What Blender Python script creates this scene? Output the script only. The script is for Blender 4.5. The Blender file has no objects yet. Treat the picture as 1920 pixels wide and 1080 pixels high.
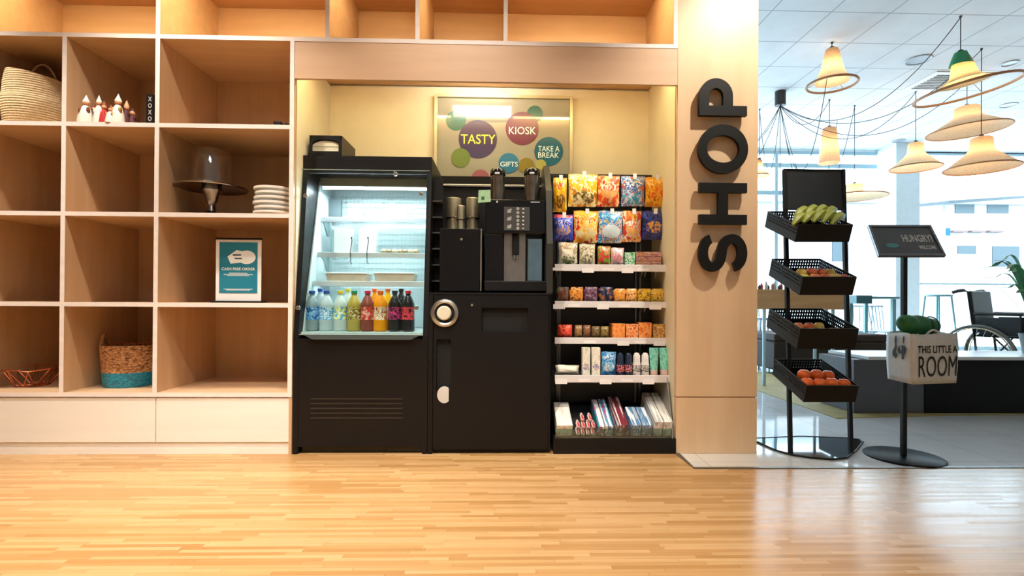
import bpy, bmesh, math, random
from math import sin, cos, pi, radians
from mathutils import Vector, Matrix
random.seed(7)
SC = bpy.context.scene
COL = SC.collection

# ---------------------------------------------------------------- camera, world, exposure
CAM_H, F = 0.96, 960.0
YAW, PIT, ROL, PX, PY = -0.02667, 0.0046, 0.00628, 968.9, 555.6
_fw = Vector((-sin(YAW)*cos(PIT), cos(YAW)*cos(PIT), sin(PIT)))
_rt = Vector((cos(YAW), sin(YAW), 0)); _up = _rt.cross(_fw)
_r = _rt*cos(ROL) + _up*sin(ROL); _u = -_rt*sin(ROL) + _up*cos(ROL)
cd = bpy.data.cameras.new('camera'); cam = bpy.data.objects.new('camera', cd); COL.objects.link(cam)
cam.matrix_world = Matrix(((_r.x, _u.x, -_fw.x, 0), (_r.y, _u.y, -_fw.y, 0), (_r.z, _u.z, -_fw.z, CAM_H), (0, 0, 0, 1)))
cd.sensor_width = 36.0; cd.lens = 36.0*F/1920.0
cd.shift_x = -(PX-960)/1920.0; cd.shift_y = (PY-540)/1920.0
cd.clip_start = 0.05; cd.clip_end = 300
SC.camera = cam
SC.view_settings.view_transform = 'Standard'; SC.view_settings.look = 'None'
SC.view_settings.gamma = 1.0; SC.view_settings.exposure = 0.0
SC.view_settings.use_curve_mapping = False
SC.cycles.use_denoising = True
SC.cycles.max_bounces = 10; SC.cycles.diffuse_bounces = 5; SC.cycles.transparent_max_bounces = 16
SC.cycles.sample_clamp_indirect = 6.0; SC.cycles.caustics_reflective = False; SC.cycles.caustics_refractive = False

WARM = (1.0, 0.72, 0.42); WARM2 = (1.0, 0.89, 0.75)
w = bpy.data.worlds.new('world'); SC.world = w; w.use_nodes = True
bg = w.node_tree.nodes['Background']; bg.inputs[0].default_value = (0.80, 0.91, 1.0, 1); bg.inputs[1].default_value = 11.0

def hit(px, py, Y):
    "point on the upright plane y=Y seen at a photo pixel"
    d = _fw + _r*((px-PX)/F) - _u*((py-PY)/F)
    return Vector((d.x/d.y*Y, Y, CAM_H + d.z/d.y*Y))
def gnd(px, py, z=0.0):
    d = _fw + _r*((px-PX)/F) - _u*((py-PY)/F); t = (z-CAM_H)/d.z
    return Vector((d.x*t, d.y*t, z))
def rect(x0, y0, x1, y1, Y):
    xm, ym = (x0+x1)/2, (y0+y1)/2
    return hit(x0, ym, Y).x, hit(x1, ym, Y).x, hit(xm, y1, Y).z, hit(xm, y0, Y).z

def lamp(name, kind, loc, power, color, size=0.3, size_y=None, target=None, angle=None, blend=0.6):
    l = bpy.data.lights.new(name, kind); l.energy = power; l.color = color
    if kind == 'AREA':
        l.size = size
        if size_y: l.shape = 'RECTANGLE'; l.size_y = size_y
    elif kind == 'SPOT': l.spot_size = radians(angle or 90); l.spot_blend = blend; l.shadow_soft_size = size
    elif kind == 'POINT': l.shadow_soft_size = size
    o = bpy.data.objects.new(name, l); COL.objects.link(o); o.location = loc
    if target is not None: o.rotation_euler = (Vector(target)-Vector(loc)).to_track_quat('-Z', 'Y').to_euler()
    return o
D = 3.168; DB = 3.795; CEIL = 3.84; YW = 9.6        # front plane of the shelving, its back, ceiling, window wall
# ceiling spotlights of the warm hall: a row close to the shelving, one for the shop letters, some over the floor
for (sx, sy, tx, ty, tz, pw, an) in [(-3.7, 2.25, -3.6, 3.1, 0.5, 300, 80), (-1.9, 2.25, -1.9, 3.1, 0.5, 300, 80), (-0.35, 1.9, -0.35, 3.1, 0.4, 190, 80), (2.0, 2.0, 1.36, 3.1, 2.2, 330, 52),
                                 (-2.7, 0.9, -2.7, 1.3, 0, 170, 90), (-0.75, 1.0, -0.75, 1.7, 0, 560, 80), (-1.8, -1.0, -1.8, -0.8, 0, 200, 100), (0.6, -0.6, 0.5, 0.6, 0, 200, 90)]:
    lamp('ceiling_spot_light', 'SPOT', (sx, sy, CEIL-0.12), pw, WARM2, 0.06, target=(tx, ty, tz), angle=an, blend=0.85)
# daylight portals at the window openings (they add no light of their own)
def portal(loc, sx, sy, target):
    o = lamp('window_portal', 'AREA', loc, 1, (1, 1, 1), sx, sy, target); o.data.cycles.is_portal = True
portal((7.0, YW+0.2, 1.75), 12.0, 3.4, (7.0, 0, 1.75))

# ---------------------------------------------------------------- helpers
def srgb(h):
    if isinstance(h, str):
        h = h.lstrip('#'); c = [int(h[i:i+2], 16)/255 for i in (0, 2, 4)]
    else: c = h
    return tuple(x/12.92 if x <= 0.04045 else ((x+0.055)/1.055)**2.4 for x in c) + (1,)

_M = {}
class NT:
    def __init__(s, name):
        s.m = bpy.data.materials.new(name); s.m.use_nodes = True; s.t = s.m.node_tree; s.N = s.t.nodes; s.b = s.N['Principled BSDF']; s.out = s.N['Material Output']
    def n(s, typ, **kw):
        o = s.N.new(typ)
        for k, v in kw.items(): setattr(o, k, v)
        return o
    def l(s, a, b): s.t.links.new(a, b)
    def coord(s, which='Object'):
        return s.n('ShaderNodeTexCoord').outputs[which]
    def mapping(s, src, scale=(1, 1, 1), loc=(0, 0, 0), rot=(0, 0, 0)):
        m = s.n('ShaderNodeMapping'); m.inputs['Scale'].default_value = scale; m.inputs['Location'].default_value = loc; m.inputs['Rotation'].default_value = rot
        s.l(src, m.inputs[0]); return m.outputs[0]
    def noise(s, src, scale, detail=3, rough=0.5):
        o = s.n('ShaderNodeTexNoise'); o.inputs['Scale'].default_value = scale; o.inputs['Detail'].default_value = detail; o.inputs['Roughness'].default_value = rough
        s.l(src, o.inputs['Vector']); return o.outputs['Fac']
    def math(s, op, a, b=None, c=None):
        o = s.n('ShaderNodeMath', operation=op)
        for i, v in enumerate((a, b, c)):
            if v is None: continue
            if isinstance(v, (int, float)): o.inputs[i].default_value = v
            else: s.l(v, o.inputs[i])
        return o.outputs[0]
    def ramp(s, fac, stops, const=False):
        r = s.n('ShaderNodeValToRGB')
        if const: r.color_ramp.interpolation = 'CONSTANT'
        e = r.color_ramp.elements
        while len(e) < len(stops): e.new(0.5)
        for i, (p, c) in enumerate(stops): e[i].position = p; e[i].color = c
        s.l(fac, r.inputs[0]); return r.outputs[0]
    def mix(s, fac, a, b, mode='MIX'):
        o = s.n('ShaderNodeMix', data_type='RGBA', blend_type=mode)
        for i, v in ((0, fac), (6, a), (7, b)):
            if isinstance(v, (int, float)): o.inputs[i].default_value = v
            elif isinstance(v, tuple): o.inputs[i].default_value = v
            else: s.l(v, o.inputs[i])
        return o.outputs[2]
    def xyz(s, src):
        o = s.n('ShaderNodeSeparateXYZ'); s.l(src, o.inputs[0]); return o.outputs
    def color(s, c):
        if isinstance(c, tuple): s.b.inputs['Base Color'].default_value = c
        else: s.l(c, s.b.inputs['Base Color'])
    def bump(s, h, strength=0.3, dist=0.005):
        o = s.n('ShaderNodeBump'); o.inputs['Strength'].default_value = strength; o.inputs['Distance'].default_value = dist
        s.l(h, o.inputs['Height']); s.l(o.outputs[0], s.b.inputs['Normal'])

def mat(name, col, rough=0.5, metal=0.0, var=0.06, vscale=12, emit=None, es=1.0, coat=0.0, bump=0.0, trans=0.0, spec=None):
    if name in _M: return _M[name]
    t = NT(name); c = srgb(col)
    if var > 0:
        f = t.noise(t.coord(), vscale, 3)
        a = tuple(max(0, x*(1-var)) for x in c[:3]) + (1,); b = tuple(min(1, x*(1+var)) for x in c[:3]) + (1,)
        t.color(t.ramp(f, [(0.3, a), (0.7, b)]))
        if bump: t.bump(t.noise(t.coord(), vscale*8, 2), bump)
    else: t.color(c)
    t.b.inputs['Roughness'].default_value = rough; t.b.inputs['Metallic'].default_value = metal
    t.b.inputs['Coat Weight'].default_value = coat
    if spec is not None: t.b.inputs['Specular IOR Level'].default_value = spec
    if emit: t.b.inputs['Emission Color'].default_value = srgb(emit); t.b.inputs['Emission Strength'].default_value = es
    if trans:
        tr = t.n('ShaderNodeBsdfTranslucent'); tr.inputs[0].default_value = c
        mx = t.n('ShaderNodeMixShader'); mx.inputs[0].default_value = trans
        t.l(t.b.outputs[0], mx.inputs[1]); t.l(tr.outputs[0], mx.inputs[2]); t.l(mx.outputs[0], t.out.inputs[0])
    _M[name] = t.m; return t.m

def glassy(name, tint='#ffffff', refl=0.08, rough=0.02, alpha=1.0):
    if name in _M: return _M[name]
    t = NT(name); tr = t.n('ShaderNodeBsdfTransparent'); tr.inputs[0].default_value = srgb(tint)
    gl = t.n('ShaderNodeBsdfGlossy'); gl.inputs['Roughness'].default_value = rough; gl.inputs[0].default_value = (1, 1, 1, 1)
    lw = t.n('ShaderNodeLayerWeight'); lw.inputs[0].default_value = 0.25
    f = t.math('MULTIPLY_ADD', t.math('POWER', lw.outputs['Facing'], 4.0), 0.55, refl)
    f = t.math('MINIMUM', f, 0.9)
    mx = t.n('ShaderNodeMixShader'); t.l(f, mx.inputs[0]); t.l(tr.outputs[0], mx.inputs[1]); t.l(gl.outputs[0], mx.inputs[2])
    t.l(mx.outputs[0], t.out.inputs[0]); t.N.remove(t.b); _M[name] = t.m; return t.m

def emis(name, col, s):
    if name in _M: return _M[name]
    t = NT(name); e = t.n('ShaderNodeEmission'); e.inputs[0].default_value = srgb(col); e.inputs[1].default_value = s
    t.l(e.outputs[0], t.out.inputs[0]); t.N.remove(t.b); _M[name] = t.m; return t.m

def wood(name, c0, c1, rough=0.45, axis=0, scale=3.0, stretch=14):
    if name in _M: return _M[name]
    t = NT(name); sc = [scale*stretch]*3; sc[axis] = scale
    v = t.mapping(t.coord(), tuple(x for x in sc))
    f = t.noise(v, 1.0, 4, 0.55); g = t.noise(t.mapping(t.coord(), (1.3, 1.3, 1.3)), 1.6, 2)
    c = t.ramp(f, [(0.3, srgb(c0)), (0.7, srgb(c1))])
    c = t.mix(t.math('MULTIPLY', g, 0.25), c, srgb(c0))
    t.color(c); t.b.inputs['Roughness'].default_value = rough; _M[name] = t.m; return t.m

def pkg(name, base, cols, seed=0, title='#ffffff', tz=0.66, blob=None, bz=0.3, rough=0.3, scale=3.0, band=None):
    "printed packaging: patches of colour, an oval title field, a round picture below it"
    if name in _M: return _M[name]
    t = NT(name); g = t.coord('Generated'); x, y, z = t.xyz(g)
    f = t.noise(t.mapping(g, (1, 0.2, 1), (seed*3.7, seed*1.3, seed*5.1)), scale, 2.5, 0.6)
    st = [(0.0, srgb(base))]
    n = len(cols); p = 0.46
    for c in cols: st.append((p, srgb(c))); p += 0.16/max(1, n-0.5)
    c = t.ramp(f, st, True)
    def oval(cx, cz, rx, rz):
        a = t.math('POWER', t.math('DIVIDE', t.math('SUBTRACT', x, cx), rx), 2.0)
        b = t.math('POWER', t.math('DIVIDE', t.math('SUBTRACT', z, cz), rz), 2.0)
        return t.math('LESS_THAN', t.math('ADD', a, b), 1.0)
    if blob:
        h = t.noise(t.mapping(g, (1, 0.2, 1), (seed, 2, seed)), 9, 2)
        c = t.mix(oval(0.5, bz, 0.36, 0.2), c, t.ramp(h, [(0.42, srgb(blob)), (0.58, srgb(cols[0]))]))
    if title:
        h = t.noise(t.mapping(g, (1, 0.2, 1), (seed, 0, 0)), 14, 1)
        c = t.mix(oval(0.5, tz, 0.4, 0.12), c, t.ramp(h, [(0.47, srgb(title)), (0.53, srgb(base))]))
    if band: c = t.mix(t.math('GREATER_THAN', z, 0.86), c, srgb(band))
    t.color(c); t.b.inputs['Roughness'].default_value = rough; _M[name] = t.m; return t.m

ORG = {}
class G:
    def __init__(s): s.v = []; s.f = []; s.mi = []
    def add(s, vs, fs, m=0):
        o = len(s.v); s.v += [Vector(v) for v in vs]; s.f += [tuple(i+o for i in f) for f in fs]; s.mi += [m]*len(fs); return s
    def box(s, x0, x1, y0, y1, z0, z1, m=0):
        x0, x1 = sorted((x0, x1)); y0, y1 = sorted((y0, y1)); z0, z1 = sorted((z0, z1))
        return s.add([(x0,y0,z0),(x1,y0,z0),(x1,y1,z0),(x0,y1,z0),(x0,y0,z1),(x1,y0,z1),(x1,y1,z1),(x0,y1,z1)],
                     [(0,3,2,1),(4,5,6,7),(0,1,5,4),(1,2,6,5),(2,3,7,6),(3,0,4,7)], m)
    def prism(s, pts, a0, a1, axis='y', m=0):
        n = len(pts)
        def P(p, a): return (p[0], a, p[1]) if axis == 'y' else ((a, p[0], p[1]) if axis == 'x' else (p[0], p[1], a))
        vs = [P(p, a0) for p in pts] + [P(p, a1) for p in pts]
        return s.add(vs, [tuple(range(n-1, -1, -1)), tuple(range(n, 2*n))] + [(i, (i+1) % n, (i+1) % n+n, i+n) for i in range(n)], m)
    def ribbon(s, pts, wd, a0, a1, m=0, axis='y', ends=True):
        "thick 2-d stroke along pts, extruded from a0 to a1"
        L, R = [], []
        for i, p in enumerate(pts):
            q = pts[min(i+1, len(pts)-1)]; r = pts[max(i-1, 0)]
            d = Vector((q[0]-r[0], q[1]-r[1])).normalized(); nn = Vector((-d.y, d.x))*wd/2
            L.append((p[0]+nn.x, p[1]+nn.y)); R.append((p[0]-nn.x, p[1]-nn.y))
        n = len(pts)
        def P(p, a): return (p[0], a, p[1]) if axis == 'y' else (p[0], p[1], a)
        vs = [P(p, a0) for p in L]+[P(p, a0) for p in R]+[P(p, a1) for p in L]+[P(p, a1) for p in R]
        fs = []
        for i in range(n-1):
            fs += [(i, i+1, n+i+1, n+i), (2*n+i, 3*n+i, 3*n+i+1, 2*n+i+1), (i, 2*n+i, 2*n+i+1, i+1), (n+i, n+i+1, 3*n+i+1, 3*n+i)]
        fs += [(0, n, 3*n, 2*n), (n-1, 3*n-1, 4*n-1, 2*n-1)]
        return s.add(vs, fs, m)
    def lathe(s, prof, c=(0, 0, 0), n=28, m=0, sx=1.0, sy=1.0, cap0=True, cap1=True):
        vs = []; fs = []
        for (r, z) in prof:
            for k in range(n):
                a = 2*pi*k/n; vs.append((c[0]+r*cos(a)*sx, c[1]+r*sin(a)*sy, c[2]+z))
        for i in range(len(prof)-1):
            for k in range(n):
                a = i*n+k; b = i*n+(k+1) % n; fs.append((a, b, b+n, a+n))
        if cap0: fs.append(tuple(range(n-1, -1, -1)))
        if cap1: fs.append(tuple(range((len(prof)-1)*n, len(prof)*n)))
        return s.add(vs, fs, m)
    def cyl(s, p0, p1, r, n=16, m=0, r1=None, cap=True):
        p0 = Vector(p0); p1 = Vector(p1); d = (p1-p0).normalized(); a = d.orthogonal().normalized(); b = d.cross(a); r1 = r if r1 is None else r1
        vs = [p0+(a*cos(2*pi*k/n)+b*sin(2*pi*k/n))*r for k in range(n)]+[p1+(a*cos(2*pi*k/n)+b*sin(2*pi*k/n))*r1 for k in range(n)]
        fs = [(k, (k+1) % n, (k+1) % n+n, k+n) for k in range(n)]
        if cap: fs += [tuple(range(n-1, -1, -1)), tuple(range(n, 2*n))]
        return s.add(vs, fs, m)
    def tube(s, pts, r, n=8, closed=False, m=0):
        P = [Vector(p) for p in pts]; N = len(P); rr = r if isinstance(r, (list, tuple)) else [r]*N
        vs = []; up = None
        for i in range(N):
            a = P[(i-1) % N] if closed or i > 0 else P[0]; b = P[(i+1) % N] if closed or i < N-1 else P[-1]
            d = (b-a).normalized() if (b-a).length > 1e-9 else Vector((0, 0, 1))
            if up is None: up = d.orthogonal().normalized()
            up = (up - d*up.dot(d)); up = up.normalized() if up.length > 1e-6 else d.orthogonal().normalized()
            q = d.cross(up)
            vs += [P[i]+(up*cos(2*pi*k/n)+q*sin(2*pi*k/n))*rr[i] for k in range(n)]
        fs = []
        for i in range(N if closed else N-1):
            for k in range(n):
                a = i*n+k; b = i*n+(k+1) % n; c = ((i+1) % N)*n; fs.append((a, b, c+(k+1) % n, c+k))
        if not closed: fs += [tuple(range(n-1, -1, -1)), tuple(range((N-1)*n, N*n))]
        return s.add(vs, fs, m)
    def ring(s, c, R, r, n=36, k=8, m=0, nrm=(0, 0, 1), sx=1):
        d = Vector(nrm).normalized(); a = d.orthogonal().normalized() if abs(d.z) < .999 else Vector((1, 0, 0)); b = d.cross(a); c = Vector(c)
        return s.tube([c+(a*cos(2*pi*i/n)*sx+b*sin(2*pi*i/n))*R for i in range(n)], r, k, True, m)
    def sheet(s, fn, nu, nv, m=0):
        vs = [fn(i/nu, j/nv) for j in range(nv+1) for i in range(nu+1)]
        fs = [(j*(nu+1)+i, j*(nu+1)+i+1, (j+1)*(nu+1)+i+1, (j+1)*(nu+1)+i) for j in range(nv) for i in range(nu)]
        return s.add(vs, fs, m)
    def ball(s, c, r, n=14, m=0, sc=(1, 1, 1)):
        vs = []; fs = []; h = n//2+1
        for j in range(1, h):
            t = pi*j/h
            for k in range(n): a = 2*pi*k/n; vs.append((c[0]+r*sc[0]*sin(t)*cos(a), c[1]+r*sc[1]*sin(t)*sin(a), c[2]+r*sc[2]*cos(t)))
        T = len(vs); vs += [(c[0], c[1], c[2]+r*sc[2]), (c[0], c[1], c[2]-r*sc[2])]
        for j in range(h-2):
            for k in range(n): a = j*n+k; b = j*n+(k+1) % n; fs.append((a, a+n, b+n, b))
        for k in range(n): fs.append((T, k, (k+1) % n)); fs.append((T+1, (h-2)*n+(k+1) % n, (h-2)*n+k))
        return s.add(vs, fs, m)
    def xf(s, M, start=0):
        for i in range(start, len(s.v)): s.v[i] = M @ s.v[i]
        return s
    def build(s, name, mats, parent=None, smooth=35, bev=0.0, seg=2, label=None, solid=0.0, origin=None):
        if not isinstance(mats, (list, tuple)): mats = [mats]
        if parent is not None: o = ORG.get(parent.name, Vector((0, 0, 0)))
        elif origin is not None: o = Vector(origin)
        else:
            xs = [v.x for v in s.v]; ys = [v.y for v in s.v]; zs = [v.z for v in s.v]
            o = Vector(((min(xs)+max(xs))/2, (min(ys)+max(ys))/2, min(zs)))
        me = bpy.data.meshes.new(name); me.from_pydata([v-o for v in s.v], [], s.f)
        for m in mats: me.materials.append(m)
        for p, i in zip(me.polygons, s.mi): p.material_index = i
        bm = bmesh.new(); bm.from_mesh(me); bmesh.ops.recalc_face_normals(bm, faces=bm.faces); bm.to_mesh(me); bm.free()
        if smooth:
            me.shade_smooth(); me.set_sharp_from_angle(angle=radians(smooth))
        ob = bpy.data.objects.new(name, me); COL.objects.link(ob)
        ORG[ob.name] = o
        if parent is not None: ob.parent = parent
        else: ob.location = o
        if solid: md = ob.modifiers.new('solid', 'SOLIDIFY'); md.thickness = solid; md.offset = 0
        if bev: md = ob.modifiers.new('bevel', 'BEVEL'); md.width = bev; md.segments = seg; md.limit_method = 'ANGLE'; md.angle_limit = radians(40)
        if label: ob['label'] = label
        return ob
def thing(name, label, cat, base=(0, 0, 0), group=None):
    o = bpy.data.objects.new(name, None); COL.objects.link(o); o.location = base; o.empty_display_size = 0.1
    o['label'] = label; o['category'] = cat
    if group: o['group'] = group
    ORG[o.name] = Vector(base); return o
def tag(o, label, cat, group=None, kind=None):
    if label: o['label'] = label
    if cat: o['category'] = cat
    if group: o['group'] = group
    if kind: o['kind'] = kind
    return o
def struct(o): o['kind'] = 'structure'; return o
def text(g, body, x0, x1, zc, y, ht=None, m=0, bold=0.0, thick=0.001, M=None):
    "flat lettering in the upright plane y, fitted to the width x0..x1 (and height ht)"
    cu = bpy.data.curves.new('t', 'FONT'); cu.body = body; cu.size = 1; cu.offset = bold; cu.extrude = 0.0; cu.fill_mode = 'FRONT'; cu.resolution_u = 3
    o = bpy.data.objects.new('t', cu); COL.objects.link(o)
    dg = bpy.context.evaluated_depsgraph_get(); me = o.evaluated_get(dg).to_mesh()
    vs = [v.co.copy() for v in me.vertices]; fs = [tuple(p.vertices) for p in me.polygons]
    o.evaluated_get(dg).to_mesh_clear(); bpy.data.objects.remove(o); bpy.data.curves.remove(cu)
    if not vs: return g
    ax = min(v.x for v in vs); bx = max(v.x for v in vs); az = min(v.y for v in vs); bz = max(v.y for v in vs)
    s = (x1-x0)/(bx-ax); sz = s if ht is None else ht/(bz-az)
    st = len(g.v)
    g.add([(x0+(v.x-ax)*s, y, zc+(v.y-(az+bz)/2)*sz) for v in vs], fs, m)
    if M is not None: g.xf(M, st)
    return g
def disc2(g, cx, cz, r, y, m=0, n=32, rz=None):
    return g.add([(cx+r*cos(2*pi*k/n), y, cz+(rz or r)*sin(2*pi*k/n)) for k in range(n)], [tuple(range(n))], m)

# ---------------------------------------------------------------- materials
birch = wood('birch_ply', '#c4a07a', '#d2b08c', 0.42, 2, 1.2, 12)
birch_h = wood('birch_ply_horizontal', '#caa782', '#d8b896', 0.42, 0, 1.2, 12)
edge = wood('ply_edge', '#e6dcd8', '#f2eae6', 0.5, 0, 3, 8)
white_birch = wood('whitewashed_ply', '#e9e6e2', '#f2efea', 0.5, 0, 1.0, 10)
black = mat('black_laminate', '#0e0e11', 0.42, var=0.1, spec=0.3)
black_m = mat('black_powder_coat', '#101013', 0.5, var=0.1, spec=0.3)
blackgl = mat('black_gloss', '#0a0d12', 0.12, var=0.05)
steel = mat('brushed_steel', '#b9b9b6', 0.28, 1.0, 0.08, 30)
chrome = mat('chrome', '#d8d8d8', 0.08, 1.0, 0)
whitepl = mat('white_plastic', '#e9e9ea', 0.4, var=0.03)
darkgrey = mat('dark_grey', '#34383b', 0.5)
clear = glassy('clear_glass')
winglass = glassy('window_glass', '#f2fbff', 0.02)

# ---------------------------------------------------------------- the setting
def parquet():
    t = NT('parquet'); x, y, z = t.xyz(t.coord())
    row = t.math('FLOOR', t.math('DIVIDE', y, 0.023))
    wn = t.n('ShaderNodeTexWhiteNoise', noise_dimensions='1D'); t.l(row, wn.inputs['W'])
    xx = t.math('ADD', t.math('DIVIDE', x, 0.46), t.math('MULTIPLY', wn.outputs['Value'], 0.9))
    col = t.math('FLOOR', xx)
    cb = t.n('ShaderNodeCombineXYZ'); t.l(row, cb.inputs[0]); t.l(col, cb.inputs[1])
    w2 = t.n('ShaderNodeTexWhiteNoise', noise_dimensions='2D'); t.l(cb.outputs[0], w2.inputs['Vector'])
    c = t.ramp(w2.outputs['Value'], [(0.0, srgb('#a98354')), (0.35, srgb('#b99364')), (0.7, srgb('#c7a476')), (1.0, srgb('#caa87c'))])
    g = t.noise(t.mapping(t.coord(), (3, 60, 1)), 1.0, 4, 0.6)
    c = t.mix(t.math('MULTIPLY', g, 0.6), c, srgb('#94693a'))
    fy = t.math('FRACT', t.math('DIVIDE', y, 0.023)); fx = t.math('FRACT', xx)
    gap = t.math('MAXIMUM', t.math('LESS_THAN', fy, 0.045), t.math('LESS_THAN', fx, 0.005))
    c = t.mix(t.math('MULTIPLY', gap, 0.5), c, srgb('#6e4a26'))
    t.color(c)
    rr = t.math('MULTIPLY_ADD', w2.outputs['Value'], 0.10, 0.20); t.l(rr, t.b.inputs['Roughness'])
    t.b.inputs['Specular IOR Level'].default_value = 0.2
    t.bump(t.math('ADD', t.math('MULTIPLY', w2.outputs['Value'], 0.5), t.noise(t.mapping(t.coord(), (1.5, 14, 1)), 1.0, 2)), 0.10, 0.004)
    return t.m
def tiles(name, c0, c1, sz, line, rough, lw=0.006):
    t = NT(name); x, y, z = t.xyz(t.coord())
    fx = t.math('FRACT', t.math('DIVIDE', x, sz)); fy = t.math('FRACT', t.math('DIVIDE', y, sz))
    l = t.math('MAXIMUM', t.math('LESS_THAN', fx, lw/sz), t.math('LESS_THAN', fy, lw/sz))
    f = t.noise(t.coord(), 3.0, 5, 0.6)
    c = t.ramp(f, [(0.3, srgb(c0)), (0.7, srgb(c1))])
    t.color(t.mix(l, c, srgb(line))); t.b.inputs['Roughness'].default_value = rough; return t.m
m_parq = parquet(); m_tile = tiles('pale_floor_tile', '#cbcbcb', '#d6d6d6', 0.6, '#9a9a9d', 0.07, 0.004)
m_tile.node_tree.nodes['Principled BSDF'].inputs['IOR'].default_value = 1.95
m_ceil = tiles('ceiling_tile', '#d9dadc', '#e2e3e5', 0.6, '#a9adb1', 0.8, 0.014)
m_plaster = mat('plaster', '#e4dfd6', 0.7, var=0.03)
m_wallc = mat('pale_blue_plaster', '#e4ecef', 0.7, var=0.03)

XR, XL, YN = 12.5, -5.6, -4.6
YT = 2.865   # where the parquet meets the pale tiles
p1 = gnd(1300, 878); p0 = gnd(1269, 851); p2 = gnd(1920, 882)
def flat(name, poly, z, m, thick=0.05): return struct(G().prism(poly, z-thick, z, 'z').build(name, m, smooth=0, origin=(0, 0, 0)))
flat('floor', [(XL, YN), (XR, YN), (XR, p1.y), (p1.x, p1.y), (p0.x, p0.y), (p0.x, 3.9), (XL, 3.9)], 0, m_parq)
flat('floor', [(p0.x, p0.y), (p1.x, p1.y), (XR, p1.y), (XR, YW+0.3), (0.3, YW+0.3), (0.3, 3.9), (p0.x, 3.9)], 0, m_tile)
struct(G().prism([(p0.x-0.01, p0.y), (p1.x, p1.y-0.012), (XR, p1.y-0.012), (XR, p1.y+0.012), (p1.x+0.008, p1.y+0.012), (p0.x+0.02, p0.y+0.01)], -0.01, 0.004, 'z').build('trim_1', mat('threshold_metal', '#6a6a66', 0.4, 0.7), smooth=0))
# ceiling with the line phase of the photo
struct(G().box(XL, XR, YN, YW+0.3, CEIL, CEIL+0.1).build('ceiling', m_ceil, smooth=0, origin=(0.25, 0.2, CEIL)))
struct(G().box(XL, 1.594, DB+0.03, DB+0.13, 0, CEIL).build('wall_back', m_plaster, smooth=0))
struct(G().box(XL-0.1, XL, YN, DB+0.1, 0, CEIL).build('wall_left', m_plaster, smooth=0))
struct(G().box(XL, XR, YN-0.1, YN, 0, CEIL).build('wall_behind', m_plaster, smooth=0))
struct(G().box(XR, XR+0.1, YN, YW+0.3, 0, CEIL).build('wall_right', m_plaster, smooth=0))
struct(G().box(0.2, 0.3, DB+0.13, YW+0.3, 0, CEIL).build('wall_cafe_side', m_wallc, smooth=0))
# the pillar with the shop letters: two ply panels, seam at plinth height
XP0, XP1 = 1.083, 1.594
zs = hit(1340, 745, D).z
g = G().box(XP0, XP1, D, DB+0.03, zs+0.004, CEIL).box(XP0, XP1, D, DB+0.03, 0.0, zs-0.004).box(XP0+.004, XP1-.004, D+0.012, DB+0.02, zs-0.01, zs+0.01)
struct(g.build('wall_pillar', [wood('pillar_ply', '#d4b28b', '#dfc19c', 0.4, 2, 1.0, 10)], smooth=0, bev=0.002))
# header over the kiosk bay
hz0 = hit(900, 153, D).z; hz1 = hit(900, 83, D).z
XB = -1.286
struct(G().box(XB, XP0-0.001, D, D+0.022, hz0, hz1).build('trim_2', wood('header_ply', '#cda98a', '#d9b999', 0.42, 0, 1.0, 10), smooth=0))
# painted back panel inside the bay
m_bay = mat('cream_panel', '#e6dcc4', 0.5, var=0.04, vscale=5)
struct(G().box(XB, XP0-0.001, DB, DB+0.028, 0, 2.515).build('wall_bay', m_bay, smooth=0))
# hidden-lamp strip behind the header lights the bay
def led_bar(x0, x1, y, z, power, label, col, w_=0.03):
    t = thing('led_strip_light', label, 'light', ((x0+x1)/2, y, z))
    G().box(x0, x1, y-w_/2, y+w_/2, z-0.012, z).build('housing', whitepl, t, smooth=0)
    G().box(x0+0.01, x1-0.01, y-w_/2+0.004, y+w_/2-0.004, z-0.016, z-0.0121).build('diffuser', emis('led_%s' % power, '#ffe9a8' if col is WARM2 else '#ffd8a2', power), t, smooth=0)
led_bar(XB+0.05, XP0-0.05, D+0.05, 2.50, 50, 'long warm light strip hidden behind the board over the kiosk bay', WARM2, 0.05)

for x_ in ((XB+0.0005, XB+0.004), (XP0-0.005, XP0-0.0015)):
    struct(G().box(x_[0], x_[1], D+0.03, DB-0.001, 0.0, 2.52).build('trim_5', m_bay, smooth=0))
# boxy lamp fixed above the bay, mirrored in the notice panel
_ym = 2*DB-0.06-3.42
t = thing('bay_lamp', 'rectangular white lamp hidden above the coffee machine behind the header board', 'light', (hit(904, 210, _ym).x, 3.42, 2.40))
G().box(hit(848, 210, _ym).x, hit(960, 210, _ym).x, 3.40, 3.42, hit(904, 222, _ym).z, hit(904, 197, _ym).z).build('diffuser', emis('bay_diffuser', '#fff4dc', 5), t, smooth=0)
G().box(hit(848, 210, _ym).x-.01, hit(960, 210, _ym).x+.01, 3.34, 3.399, hit(904, 222, _ym).z-.006, 2.524).build('housing', whitepl, t, smooth=0)
lamp('bay_light', 'AREA', ((hit(848, 210, _ym).x+hit(960, 210, _ym).x)/2, 3.4225, (hit(904, 222, _ym).z+hit(904, 197, _ym).z)/2), 3.5, (1, .88, .62), 0.46, 0.09, target=((hit(848, 210, _ym).x+hit(960, 210, _ym).x)/2, 4.4, (hit(904, 222, _ym).z+hit(904, 197, _ym).z)/2))

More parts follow.
